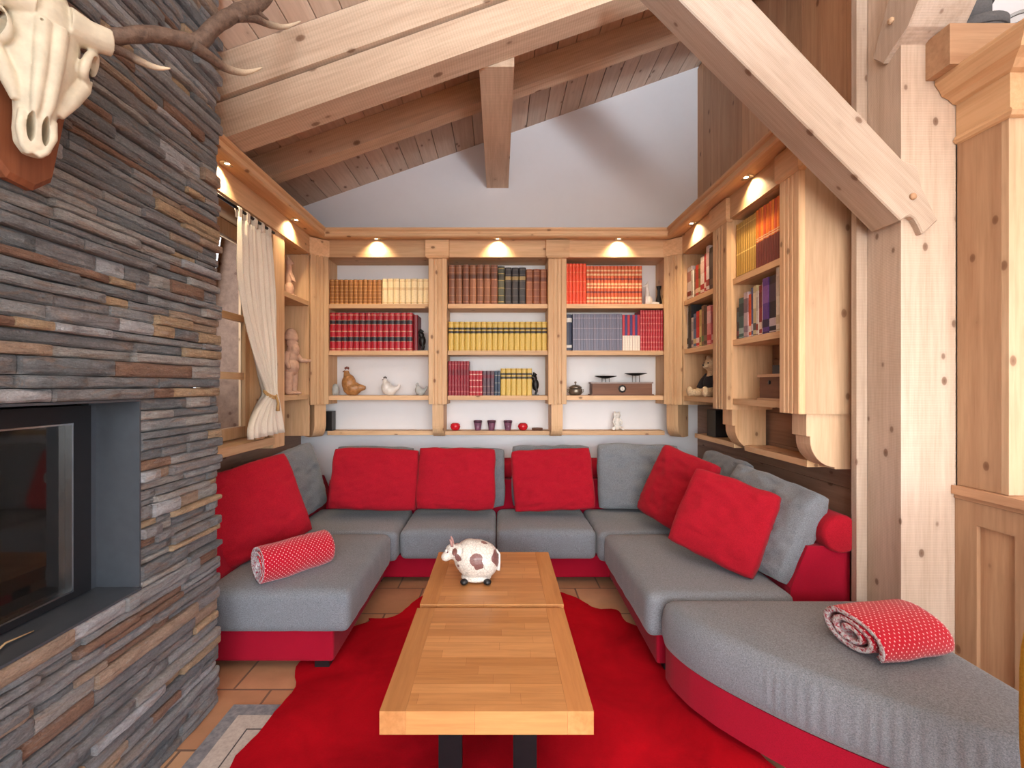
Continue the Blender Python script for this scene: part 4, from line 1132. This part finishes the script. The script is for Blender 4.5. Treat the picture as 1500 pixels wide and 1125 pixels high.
# ------------------------------------------------------------------ ornaments
def orn(name, label, cat, loc, rz=0, group=None): return thing(name, label, cat, loc, rz, group)
# bookends: standing bears leaning on the books
def bear_end(label, x, z, h, flip=1):
    t = orn('bookend', label, 'bookend', (x, BY+.05, z+.0005))
    mb = MB(); mb.box(-.026, .034, -.035, .035, 0, .008, .002); L(mb, 'foot_plate', BRONZE, t)
    mb = MB(); k = h/.19
    mb.ball((.006, 0, .085*k), (.030, .028, .048*k)); mb.ball((-.002, 0, .135*k), (.023, .022, .026*k)); mb.ball((-.004*1, 0, .170*k), (.015, .014, .014)); mb.ball((.010, 0, .166*k), (.010, .008, .008))
    for s_ in (-1, 1):
        mb.tube([(.006, s_*.012, .07*k), (.016, s_*.014, .035*k), (.006, s_*.013, .008)], [.013, .011, .009], 10)
        mb.tube([(-.002, s_*.014, .140*k), (-.016, s_*.016, .150*k), (-.024, s_*.012, .165*k)], [.009, .007, .006], 10)
        mb.ball((-.008, s_*.010, .183*k), .005)
    o = L(mb, 'figure', BRONZE, t); remesh(o, .003, 3)
bear_end('black metal animal bookend at the right of the red encyclopedia row', bx_(616), Z2, .19)
bear_end('black metal animal bookend after the yellow volumes, middle bay third shelf', bx_(784), Z3, .20)
# hens
def hen(name, label, x, y, z, s, mat, crest, rz=0, tall=1.0, mat2=None, tailup=0):
    t = orn(name, label, 'hen figurine', (x, y, z+.0005), rz)
    mb = MB()
    mb.ball((0, 0, .055*s), (.075*s, .052*s, .055*s)); mb.ball((-.028*s, 0, .085*s*tall), (.056*s, .05*s, .066*s*tall))
    mb.tube([(-.035*s, 0, .10*s), (-.045*s, 0, .15*s*tall), (-.048*s, 0, .175*s*tall)], [.04*s, .024*s, .018*s], 14)
    mb.tube([(.04*s, 0, .06*s), (.085*s, 0, (.06+tailup*.35)*s), (.105*s, 0, (.06+tailup)*s)], [.038*s, .022*s, .014*s], 12)
    mb.ball((0, 0, .010*s), (.045*s, .035*s, .010*s))
    o = L(mb, 'body', mat, t); remesh(o, .0035*max(s, .6), 4)
    mb = MB(); mb.tube([(-.060*s, 0, .172*s*tall), (-.078*s, 0, .166*s*tall)], [.008*s, .002*s], 8); L(mb, 'beak', crest, t)
    mb = MB()
    for k in range(3): mb.ball(((-.056+.012*k)*s, 0, (.192+.004*(k == 1))*s*tall), (.007*s, .005*s, .011*s))
    L(mb, 'comb', crest, t)
hen('hen_figurine', 'plump brown speckled ceramic hen on the left bay third shelf', bx_(513), 3.83, Z3, 1.06, BROWNC, plain('dark_comb', (110,50,40)), 0, 1.12)
hen('hen_figurine', 'white ceramic hen with dark tail on the left bay third shelf', bx_(568), 3.83, Z3, .82, WHITEC, plain('grey_comb', (90,86,86)), 0, .95, None, .05)
mb = MB()
hen('hen_figurine', 'small clear glass hen by the right pilaster of the left bay', bx_(614), 3.83, Z3, .55, GREYC, GREYC, 0, .95, None, .08)
t = orn('figurine', 'small grey object half hidden at the left end of the left bay', 'figurine', (-1.395, 3.88, Z3+.0005))
mb = MB(); mb.lathe([(.022, 0), (.03, .02), (.03, .06), (.018, .09), (.0, .10)], (0, 0, 0), 18); L(mb, 'body', GREYC, t)
# dark speaker box bottom-left
mb = MB(); mb.box(-1.49, -1.415, 3.85, 3.94, Z4+.0005, Z4+.165, .006, seg=2); o = mb.build('speaker', BLACKP); tag(o, 'small black loudspeaker box at the left end of the lower shelf', 'speaker')
# candle pots and glasses
def pot(x, label):
    t = orn('candle_pot', label, 'candle pot', (x, 3.90, Z4+.0005), 0, 'red candle pots')
    mb = MB(); mb.lathe([(.022, 0), (.036, .012), (.043, .032), (.038, .052), (.024, .062), (.020, .062), (.02, .05), (0, .05)], (0, 0, 0), 26); L(mb, 'bowl', REDPOT, t)
    mb = MB(); mb.lathe([(.019, .0505), (.019, .06), (.004, .062), (0, .062)], (0, 0, 0), 18); L(mb, 'candle', plain('dark_wax', (90,16,24), .5), t)
LX = lambda px: (px-731)*3.90/667
pot(LX(667), 'round red candle pot on the lower shelf, left of the three glasses')
pot(LX(766), 'round red candle pot on the lower shelf, right of the three glasses')
for i, px in enumerate((700, 720, 744)):
    t = orn('tea_glass', ['left', 'middle', 'right'][i] + ' one of three plum tinted glasses on the lower shelf', 'glass', (LX(px), 3.90, Z4+.0005), 0, 'plum tinted glasses')
    mb = MB(); mb.lathe([(.0, .0), (.024, 0), (.026, .01), (.037, .085), (.035, .085), (.023, .012), (0, .012)], (0, 0, 0), 24); L(mb, 'bowl', PURPLEG, t)
    mb = MB(); mb.lathe([(.0365, .066), (.0378, .078), (.0365, .0785), (.0355, .0665)], (0, 0, 0), 24); L(mb, 'rim_band', plain('dark_purple_band', (60,24,44), .3), t)
    mb = MB(); mb.lathe([(0, .0125), (.0228, .0125), (.0245, .03), (0, .03)], (0, 0, 0), 18); L(mb, 'candle', plain('purple_wax', (96,44,70), .4), t)
t = orn('coaster_stack', 'low round stack of brown coasters beside the middle bay bracket', 'coasters', (LX(787), 3.90, Z4+.0005))
for k in range(3):
    mb = MB(); mb.lathe([(.046, 0), (.047, .003), (.046, .006), (0, .006)], (0, 0, .0068*k), 24); L(mb, 'coaster', BOXW, t)
# right bay: fox, vase
t = orn('fox_figurine', 'white sitting cat figurine beside the orange books', 'figurine', (bx_(953), 3.83, Z1+.0005))
mb = MB()
mb.ball((0, 0, .04), (.035, .03, .042)); mb.ball((-.008, 0, .085), (.022, .021, .04)); mb.tube([(-.008, 0, .10), (-.012, 0, .15)], [.018, .014], 12); mb.ball((-.016, 0, .165), (.022, .017, .017)); mb.ball((-.034, 0, .16), (.012, .008, .008))
for s_ in (-1, 1): mb.tube([(-.01, s_*.010, .176), (-.006, s_*.013, .205)], [.008, .003], 8); mb.tube([(-.02, s_*.014, .08), (-.026, s_*.014, .005)], [.010, .009], 8)
mb.tube([(.02, 0, .02), (.06, -.012, .015), (.085, -.02, .012)], [.018, .014, .009], 10)
o = L(mb, 'body', WHITEC, t); remesh(o, .003, 3)
mb = MB(); mb.lathe([(.0, 0), (.026, 0), (.030, .02), (.022, .05), (.012, .09), (.011, .125), (.020, .16), (.0215, .162), (.018, .162), (.009, .125), (0, .12)], (bx_(969), 3.84, Z1+.0005), 28)
o = mb.build('vase', BRONZE); tag(o, 'slim black waisted vase at the right end of the right bay', 'vase'); recentre(o, (bx_(969), 3.84, Z1))
# sugar pot
t = orn('lidded_pot', 'small pewter pot with knobbed lid on the right bay third shelf', 'pot', (bx_(845), 3.84, Z3+.0005))
mb = MB(); mb.lathe([(.0, 0), (.038, 0), (.05, .012), (.058, .035), (.053, .055), (.044, .062), (0, .062)], (0, 0, 0), 30); L(mb, 'bowl', PEWTER, t)
mb = MB(); mb.lathe([(.054, .0625), (.050, .072), (.03, .085), (.012, .09), (0, .091)], (0, 0, 0), 30); mb.tube([(0, 0, .09), (0, 0, .1)], .005); mb.ball((0, 0, .108), .010); L(mb, 'lid', PEWTER, t)
for s_ in (-1, 1):
    mb = MB(); mb.tube([(s_*.054, 0, .045), (s_*.068, 0, .05), (s_*.066, 0, .03), (s_*.055, 0, .025)], .0035, 8); L(mb, 'handle', PEWTER, t)
# scale box
X0, X1 = bx_(866), bx_(958)
t = orn('balance_scale', 'antique dark wooden balance scale with two metal pans on the right bay shelf', 'scale', ((X0+X1)/2, 3.84, Z3+.0005)); hw = (X1-X0)/2
mb = MB(); mb.box(-hw+.012, hw-.012, -.055, .055, .012, .100, .003); L(mb, 'case', BOXW, t)
mb = MB(); mb.box(-hw, hw, -.065, .065, 0, .0118, .004); L(mb, 'plinth', BOXW, t)
mb = MB(); mb.box(-hw+.004, hw-.004, -.063, .063, .1002, .112, .004); L(mb, 'top_plate', plain('grey_marble_top', (140,126,124), .4), t)
mb = MB(); mb.lathe([(.0, 0), (.034, 0), (.034, .003), (.026, .006), (0, .006)], (0, 0, 0), 8, M=Matrix.Translation((0, -.055, .056)) @ Matrix.Rotation(R(90), 4, 'X'), smooth=False); L(mb, 'medallion', BRONZE, t)
mb = MB(); mb.lathe([(.0, 0), (.018, 0), (.018, .003), (0, .003)], (0, 0, 0), 24, M=Matrix.Translation((0, -.0612, .056)) @ Matrix.Rotation(R(90), 4, 'X')); mb.box(-.0015, .0015, -.0660, -.0645, .048, .066, mi=1); L(mb, 'dial', [WHITEC, BRONZE], t)
for cx, zz in ((-hw*.48, .142), (hw*.50, .165)):
    mb = MB(); mb.lathe([(0, 0), (.02, .0), (.09, .018), (.092, .022), (.088, .022), (.02, .006), (0, .006)], (cx, 0, zz), 30); p_ = L(mb, 'pan', BRONZE, t)
    mb = MB()
    for dx in (-.03, 0, .03): mb.tube([(cx+dx, 0, .112), (cx+dx, 0, zz+.004)], .0025, 8)
    L(mb, 'pan_support', BRONZE, t)
# white statue on lower shelf
t = orn('white_figurine', 'small white seated figure on the lower shelf under the right bay', 'figurine', ((904-731)*3.9/667, 3.90, Z4+.0005))
mb = MB()
mb.ball((0, 0, .045), (.026, .026, .045)); mb.ball((0, 0, .085), (.024, .022, .035)); mb.ball((.002, -.004, .128), (.026, .024, .025)); mb.tube([(-.02, 0, .10), (-.028, -.01, .14), (-.02, -.01, .155)], [.009, .008, .008], 10)
for s_ in (-1, 1): mb.tube([(s_*.018, 0, .03), (s_*.035, -.03, .018), (s_*.04, -.045, .02)], [.016, .014, .016], 10); mb.tube([(s_*.022, 0, .10), (s_*.038, -.012, .07), (s_*.028, -.03, .05)], [.010, .009, .009], 10); mb.ball((s_*.02, 0, .152), .009)
o = L(mb, 'body', WHITEC, t); remesh(o, .003, 3)

# left corner: clay figures
t = orn('meerkat_figurine', 'tall slim pinkish clay animal on the upper left corner shelf', 'figurine', (-1.60, 3.47, Z1+.0005))
mb = MB()
mb.ball((0, 0, .06), (.035, .035, .06)); mb.ball((0, 0, .15), (.028, .028, .075)); mb.tube([(0, 0, .2), (.0, 0, .245)], [.022, .02], 12); mb.ball((0, 0, .265), (.026, .026, .03)); mb.tube([(.01, 0, .262), (.036, 0, .255)], [.016, .008], 10)
for s_ in (-1, 1): mb.tube([(.018, s_*.02, .17), (.036, s_*.014, .12)], [.009, .008], 8); mb.ball((.02, s_*.022, .012), (.034, .014, .012)); mb.tube([(0, s_*.014, .285), (-.004, s_*.018, .325)], [.010, .004], 8)
o = L(mb, 'body', CLAY, t); remesh(o, .0035, 4)
t = orn('gnome_figurine', 'bearded clay gnome with outstretched hand on the left corner shelf', 'figurine', (-1.60, 3.50, Z2-.36+.0005), R(-5))
mb = MB()
for s_ in (-1, 1): mb.tube([(0, s_*.032, .17), (0, s_*.035, .09), (.0, s_*.036, .02)], [.036, .032, .026], 12); mb.ball((.022, s_*.038, .014), (.045, .024, .015))
mb.ball((0, 0, .22), (.058, .07, .075)); mb.ball((0, 0, .29), (.05, .062, .06)); mb.tube([(0, 0, .32), (0, 0, .36)], [.03, .03], 12)
mb.ball((.006, 0, .40), (.042, .042, .05)); mb.ball((.046, 0, .395), (.012, .011, .012)); mb.ball((.035, 0, .345), (.03, .034, .05))
mb.lathe([(.052, .42), (.055, .43), (.045, .47), (.03, .50), (0, .515)], (0, 0, 0), 20)
mb.tube([(0, .055, .32), (.03, .095, .27), (.075, .11, .265)], [.026, .022, .015], 12); mb.ball((.09, .112, .268), (.018, .014, .012))
mb.tube([(0, -.055, .32), (.01, -.085, .25), (.03, -.075, .2)], [.026, .022, .016], 12)
o = L(mb, 'body', CLAY, t); remesh(o, .0045, 4)

# right unit, third shelf: soft bear, chest, black box
FURB = plain('cream_plush', (196,172,140), 1, 0, .25, 120, .8, .1); DRESS = plain('black_felt_jacket', (34,30,34), 1, 0, .2, 80)
t = orn('teddy_bear', 'cream plush bear in a black jacket sitting on the right corner shelf', 'teddy bear', (XF+.09, 3.33, Z3+.0005), R(-78))
mb = MB()
mb.ball((0, 0, .07), (.062, .055, .07)); mb.ball((0, -.005, .235), (.06, .055, .055)); mb.tube([(0, 0, .13), (0, 0, .2)], [.05, .03], 14); mb.ball((0, -.055, .225), (.028, .026, .022))
for s_ in (-1, 1):
    mb.ball((s_*.05, 0, .285), (.022, .012, .022)); mb.tube([(s_*.035, -.02, .035), (s_*.07, -.08, .03), (s_*.085, -.12, .032)], [.032, .028, .026], 12); mb.ball((s_*.088, -.13, .04), (.03, .02, .038))
o = L(mb, 'body', FURB, t); remesh(o, .005, 4)
mb = MB(); mb.ball((0, 0, .10), (.072, .062, .072))
for s_ in (-1, 1): mb.tube([(s_*.045, 0, .155), (s_*.085, -.02, .11), (s_*.095, -.04, .06)], [.03, .026, .026], 12)
o = L(mb, 'jacket', DRESS, t); remesh(o, .005, 3)
for s_ in (-1, 1):
    mb = MB(); mb.ball((s_*.096, -.05, .045), (.022, .022, .022)); L(mb, 'paw', FURB, t)
    mb = MB(); mb.ball((s_*.022, -.055, .247), .006); L(mb, 'eye', BLACKP, t)
mb = MB(); mb.ball((0, -.080, .232), (.010, .007, .007)); L(mb, 'nose', BLACKP, t)
t = orn('wooden_chest', 'dark brown wooden chest on the right unit third shelf', 'chest', (XF+.115, 2.50, Z3+.0005))
mb = MB(); mb.box(-.085, .085, -.125, .125, .012, .130, .003); L(mb, 'box', BOXWY, t)
mb = MB(); mb.box(-.095, .095, -.135, .135, 0, .0118, .004); L(mb, 'plinth', MIDP[1], t)
mb = MB(); mb.box(-.095, .095, -.135, .135, .1302, .146, .005); L(mb, 'lid', MIDP[1], t)
mb = MB(); mb.lathe([(0,0),(.012,0),(.012,.003),(0,.005)], (0,0,0), 12, M=Matrix.Translation((-.085, .03, .10)) @ Matrix.Rotation(R(-90), 4, 'Y')); L(mb, 'clasp', BRONZE, t)
mb = MB(); mb.box(XF+.045, XF+.15, 2.38, 2.53, Z3+.1475, Z3+.195, .006, seg=2); tag(mb.build('small_case', BLACKP), 'small black case lying on top of the wooden chest', 'case')
mb = MB(); mb.box(XF+.125, XF+.225, 3.36, 3.50, Z4+.0005, Z4+.20, .006, seg=2); o = mb.build('speaker', BLACKP); tag(o, 'black box speaker on the lower shelf below the plush bear', 'speaker')

# boxes and jar on the cross beam
def hatbox(label, x, y, z, r, h, rz):
    t = orn('round_box', label, 'box', (x, y, z), rz, 'grey felt boxes')
    mb = MB(); mb.lathe([(0, 0), (r, 0), (r, h), (0, h)], (0, 0, 0), 40); o = L(mb, 'body', BASKET, t)
    mb = MB(); mb.lathe([(r+.005, h-.035), (r+.008, h-.034), (r+.008, h+.004), (r+.002, h+.008), (0, h+.009)], (0, 0, 0), 40); L(mb, 'lid', BASKET, t)
hatbox('lower lidded grey round box standing on the honey timber by the post', 2.085, 2.02, 2.813, .115, .11, 0)
hatbox('upper grey round box stacked on the lower one by the post', 2.05, 2.02, 2.933, .095, .12, 0)
mb = MB(); mb.box(1.94, 3.1, 1.926, 2.157, 2.785, 2.812, .003); tag(mb.build('shelf_board', MIDP[0]), 'deep board behind the honey timber carrying the round grey boxes', 'shelf')
t = orn('glass_jar', 'clear glass jar with pinkish filling at the top right edge', 'jar', (2.32, 2.04, 2.813))
mb = MB(); mb.lathe([(0, 0), (.06, 0), (.085, .05), (.09, .1), (.06, .17), (.05, .2), (.048, .2), (.056, .17), (.085, .1), (.08, .05), (.056, .006), (0, .006)], (0, 0, 0), 36); L(mb, 'vessel', CLEARG, t)
mb = MB()
for k in range(26):
    a = random.uniform(0, 2*PI); r_ = random.uniform(0, .055); mb.ball((r_*math.cos(a), r_*math.sin(a), random.uniform(.025, .11)), random.uniform(.012, .02), mi=k % 2, n=10, m=6)
L(mb, 'filling', [plain('pink_shell', (176,120,110)), plain('pale_shell', (206,186,170))], t)

# ------------------------------------------------------------------ skull trophy
SK = Vector((-1.085, 1.085, 1.90)); yaw = R(55)     # local +X = face direction
sk = thing('deer_skull_trophy', 'bleached stag skull with antlers mounted on a wooden plaque on the stone', 'trophy', SK, 0)
Ms = Matrix.Rotation(R(-28), 4, 'Z')     # local x forward (out of the wall), y sideways
def sp(x, y, z):
    k = max(0, 1-z/.34); return tuple(Ms @ Vector((x-.042*k, y-.022*k, z)))
secs = [(.0, .018, .016, .045), (.02, .032, .026, .042), (.05, .036, .032, .036), (.09, .036, .038, .03), (.13, .040, .045, .026), (.17, .052, .052, .02), (.21, .066, .060, .012), (.25, .072, .066, .004), (.29, .070, .070, .0), (.33, .060, .070, -.004), (.37, .052, .064, -.012), (.41, .046, .054, -.022), (.44, .034, .04, -.03), (.455, .01, .012, -.034)]
mb = MB(); rings = []
for z, hw_, hd, xo in secs:
    rings.append([sp(xo+hd*math.cos(a)*(1 if math.cos(a) > 0 else .8), hw_*math.sin(a), z) for a in [2*PI*k/28 for k in range(28)]])
mb.loft(rings)
for s_ in (-1, 1):
    # pedicle, brow ridge, orbit rim, cheekbone
    mb.tube([sp(.03, s_*.035, .335), sp(.035, s_*.075, .335), sp(.04, s_*.115, .34)], [.042, .033, .031], 18)
    c0 = Vector((.032, s_*.078, .262))
    pts = [sp(c0.x+.030*math.cos(a)*.7-.01*math.sin(a), c0.y+s_*.004+s_*.010*math.sin(a)-s_*.012*math.cos(a), c0.z+.036*math.sin(a)) for a in [2*PI*k/20 for k in range(21)]]
    mb.tube(pts, .0105, 10)
    mb.tube([sp(.005, s_*.088, .24), sp(.03, s_*.075, .205), sp(.04, s_*.055, .16), sp(.045, s_*.036, .11)], [.014, .018, .018, .010], 12)
    mb.tube([sp(.0, s_*.085, .245), sp(-.03, s_*.08, .26), sp(-.05, s_*.06, .30)], [.012, .010, .012], 10)
    mb.tube([sp(.058, s_*.014, .30), sp(.074, s_*.013, .2), sp(.072, s_*.012, .12), sp(.064, s_*.010, .075)], [.018, .014, .011, .005], 12)
    mb.tube([sp(.052, s_*.024, .09), sp(.058, s_*.028, .05), sp(.058, s_*.018, .012), sp(.056, s_*.006, .0)], [.010, .009, .008, .008], 10)
o = L(mb, 'skull', BONE, sk); remesh(o, .003, 3); SKO = o
mb = MB()
for s_ in (-1, 1):
    mb.ball((0, 0, 0), (.060, .026, .033), M=Ms @ Matrix.Translation((.030, s_*.090, .258)) @ Matrix.Rotation(R(35*s_), 4, 'Z'))
    mb.ball((0, 0, 0), (.075, .0085, .034), M=Ms @ Matrix.Translation((.050, s_*.0125-.018, .056)))
    mb.ball((0, 0, 0), (.012, .005, .016), M=Ms @ Matrix.Translation((.050, s_*.046-.009, .200)) @ Matrix.Rotation(R(18*s_), 4, 'X'))
    mb.ball((0, 0, 0), (.012, .0035, .0035), M=Ms @ Matrix.Translation((.072, s_*.024, .292)))
cut = L(mb, 'cutter', HOLE, sk)
bm_ = SKO.modifiers.new('b', 'BOOLEAN'); bm_.operation = 'DIFFERENCE'; bm_.object = cut; bm_.solver = 'EXACT'; bm_.use_self = True
bpy.context.view_layer.update()
ev = SKO.evaluated_get(bpy.context.evaluated_depsgraph_get()); nm_ = bpy.data.meshes.new_from_object(ev)
SKO.modifiers.clear(); SKO.data = nm_
for f in nm_.polygons: f.use_smooth = True
bpy.data.objects.remove(cut)
def antler_mesh(s_):
    mb = MB(); tl = mb.bm.verts.layers.float.new('tip')
    def T(pts, rad, t0, t1):
        n0 = set(mb.bm.verts)
        # resample with a spline
        P = [Vector(p) for p in pts]; Q = []; RR = []; n = 6
        for i in range(len(P)-1):
            a, b, c, d = P[max(i-1, 0)], P[i], P[i+1], P[min(i+2, len(P)-1)]
            for k in range(n):
                u = k/n; Q.append(.5*((2*b)+(c-a)*u+(2*a-5*b+4*c-d)*u*u+(3*b-3*c+d-a)*u**3)); RR.append(rad[i]+(rad[i+1]-rad[i])*u)
        Q.append(P[-1]); RR.append(rad[-1])
        RR = [r*(1+.09*mnoise.noise(q*40)) for r, q in zip(RR, Q)]
        vs = mb.tube(Q, RR, 12)
        for i, ring in enumerate(vs):
            for v in ring: v[tl] = t0+(t1-t0)*i/(len(vs)-1)
    T(ANT['main'], ANT['mr'], 0, .25)
    for k in ANT['tines']: T(*k)
    return mb
def w(px, py, X):   # a point at distance X from the room axis
    Y = X*667/(px-731); return Vector((X, Y, 1.362+(565-py)*Y/667)) - SK
base = w(143, 58, -1.03)
ANT = dict(main=[base, w(185, 52, -.99), w(225, 50, -.955), w(262, 57, -.92), w(290, 62, -.89), w(312, 40, -.86), w(340, 22, -.83), w(372, 8, -.80), w(400, -25, -.77), w(430, -90, -.74)],
  mr=[.021, .019, .020, .021, .024, .021, .022, .026, .024, .015],
  tines=[([w(150, 66, -1.02), w(180, 76, -1.0), w(205, 90, -.975), w(230, 99, -.95), w(249, 100, -.93)], [.014, .012, .010, .007, .002], .1, 1.0),
         ([w(282, 66, -.89), w(308, 84, -.87), w(332, 100, -.85), w(358, 106, -.83), w(384, 99, -.81)], [.019, .015, .012, .009, .002], .1, 1.0),
         ([w(345, 24, -.82), w(372, 26, -.80), w(396, 36, -.78), w(418, 39, -.765), w(440, 31, -.75)], [.016, .014, .011, .008, .002], .2, 1.0),
         ([w(374, 6, -.80), w(378, 18, -.79), w(392, 30, -.78)], [.016, .010, .006], .1, .5)])
mb = antler_mesh(1); L(mb, 'antler', ANTLER, sk)
# the other antler, mirrored about the skull's own middle plane
def mir(v):
    l = Ms.inverted() @ v; l.y = -l.y; return Ms @ l
ANT = dict(main=[mir(Vector(p)) for p in ANT['main']], mr=ANT['mr'], tines=[([mir(Vector(p)) for p in a], b, c, d) for a, b, c, d in ANT['tines']])
mb = antler_mesh(-1); o = L(mb, 'antler', ANTLER, sk)
# plaque
mb = MB(); out = [(-.115, .52), (-.12, .20), (-.075, -.01), (-.03, -.055), (.03, -.06), (.075, -.02), (.11, .16), (.125, .30), (.10, .52)]
rings = []
for x, k in ((-.075, 1.0), (-.058, 1.0), (-.050, .95)):
    rings.append([tuple((Vector((x, y*k, .22+(z-.22)*k)))) for y, z in out])
mb.loft(rings, 0, smooth=False); L(mb, 'plaque', PLAQUE, sk)

# yellow chair whose rounded back just enters at the right edge
YEL = fabric('mustard_yellow_fabric', (196,164,44), (222,190,70), sheen=.05)
ch = thing('chair', 'yellow upholstered chair just entering at the right edge beside the ottoman', 'chair', (1.221, .78, 0))
def oval(n_, rx, rz, cz, y): return [(math.copysign(abs(math.cos(t_))**(2/n_), math.cos(t_))*rx, y, cz+math.copysign(abs(math.sin(t_))**(2/n_), math.sin(t_))*rz) for t_ in [2*PI*k/48 for k in range(48)]]
mb = MB(); mb.loft([oval(3.4, .19, .22, .745, .045), oval(3.4, .222, .255, .745, .055), oval(3.4, .226, .26, .745, .075), oval(3.4, .222, .255, .745, .095), oval(3.4, .19, .22, .745, .105)]); L(mb, 'backrest', YEL, ch)
mb = MB(); mb.box(-.22, .22, -.36, .06, .40, .47, .025, seg=3); L(mb, 'seat', YEL, ch)
for x_ in (-.19, .19):
    for y_ in (-.33, .03):
        mb = MB(); mb.tube([(x_, y_, .401), (x_*1.08, y_*1.05, 0)], [.018, .012], 12); L(mb, 'leg', OAKE[2], ch)
    mb = MB(); mb.box(x_*.8-.012, x_*.8+.012, .055, .075, .45, .60); L(mb, 'back_support', OAKE[2], ch)

# ------------------------------------------------------------------ light
wd = bpy.data.worlds.new('daylight'); SC.world = wd; wd.use_nodes = True
nt = wd.node_tree; bg = nt.nodes['Background']; sky = nt.nodes.new('ShaderNodeTexSky'); sky.sky_type = 'NISHITA'; sky.sun_disc = False
sky.sun_elevation = R(38); sky.sun_rotation = R(200)
hs = nt.nodes.new('ShaderNodeHueSaturation'); hs.inputs['Saturation'].default_value = .45
nt.links.new(sky.outputs[0], hs.inputs['Color']); nt.links.new(hs.outputs[0], bg.inputs['Color']); bg.inputs['Strength'].default_value = .9
def area(name, loc, look, sx, sy, e, col):
    l = bpy.data.lights.new(name, 'AREA'); l.shape = 'RECTANGLE'; l.size = sx; l.size_y = sy; l.energy = e; l.color = col
    o = bpy.data.objects.new(name, l); COL.objects.link(o); o.location = loc; o.rotation_euler = (Vector(look)-Vector(loc)).to_track_quat('-Z', 'Y').to_euler(); return o
area('added_daylight_rear', (.85, -3.28, 1.45), (.85, 0, 1.45), 5.3, 2.25, 100, (.74, .87, 1.0))  # area lamp added at the unseen rear opening to light the room
area('added_daylight_side', (4.48, -.65, 1.5), (0, .2, 1.6), 3.2, 1.95, 13, (.74, .87, 1.0))  # added too, weak daylight from an unseen opening on the right
area('daylight_left_window', (-1.9, 2.66, 1.7), (0, 2.9, 1.4), .7, 1.3, 8, (.92, .96, 1.0))
# unseen lamp added behind the camera to brighten the ceiling
t = thing('floor_lamp', 'unseen white lamp added behind the camera to brighten the ceiling', 'lamp', (.9, -2.0, 0))
mb = MB(); mb.lathe([(0, 0), (.14, 0), (.14, .02), (.015, .03), (.012, .04), (.012, 1.80), (0, 1.80)], (0, 0, 0), 24); L(mb, 'stand', WHITEC, t)
mb = MB(); mb.lathe([(.02, 1.80), (.20, 1.90), (.195, 1.905), (.02, 1.81)], (0, 0, 0), 32); L(mb, 'shade', WHITEC, t)
area('added_uplight', (.9, -2.0, 1.93), (.6, -1.0, 4.2), .5, .5, 330, (.84, .93, 1)).data.spread = R(115)  # added source above that stand, throws fill light upwards
SC.view_settings.view_transform = 'Standard'; SC.view_settings.look = 'None'; SC.view_settings.gamma = 1; SC.view_settings.use_curve_mapping = False
SC.view_settings.exposure = .2
SC.cycles.use_denoising = True
SC.cycles.max_bounces = 8; SC.cycles.diffuse_bounces = 5; SC.cycles.caustics_reflective = False; SC.cycles.caustics_refractive = False
SC.cycles.sample_clamp_indirect = 6
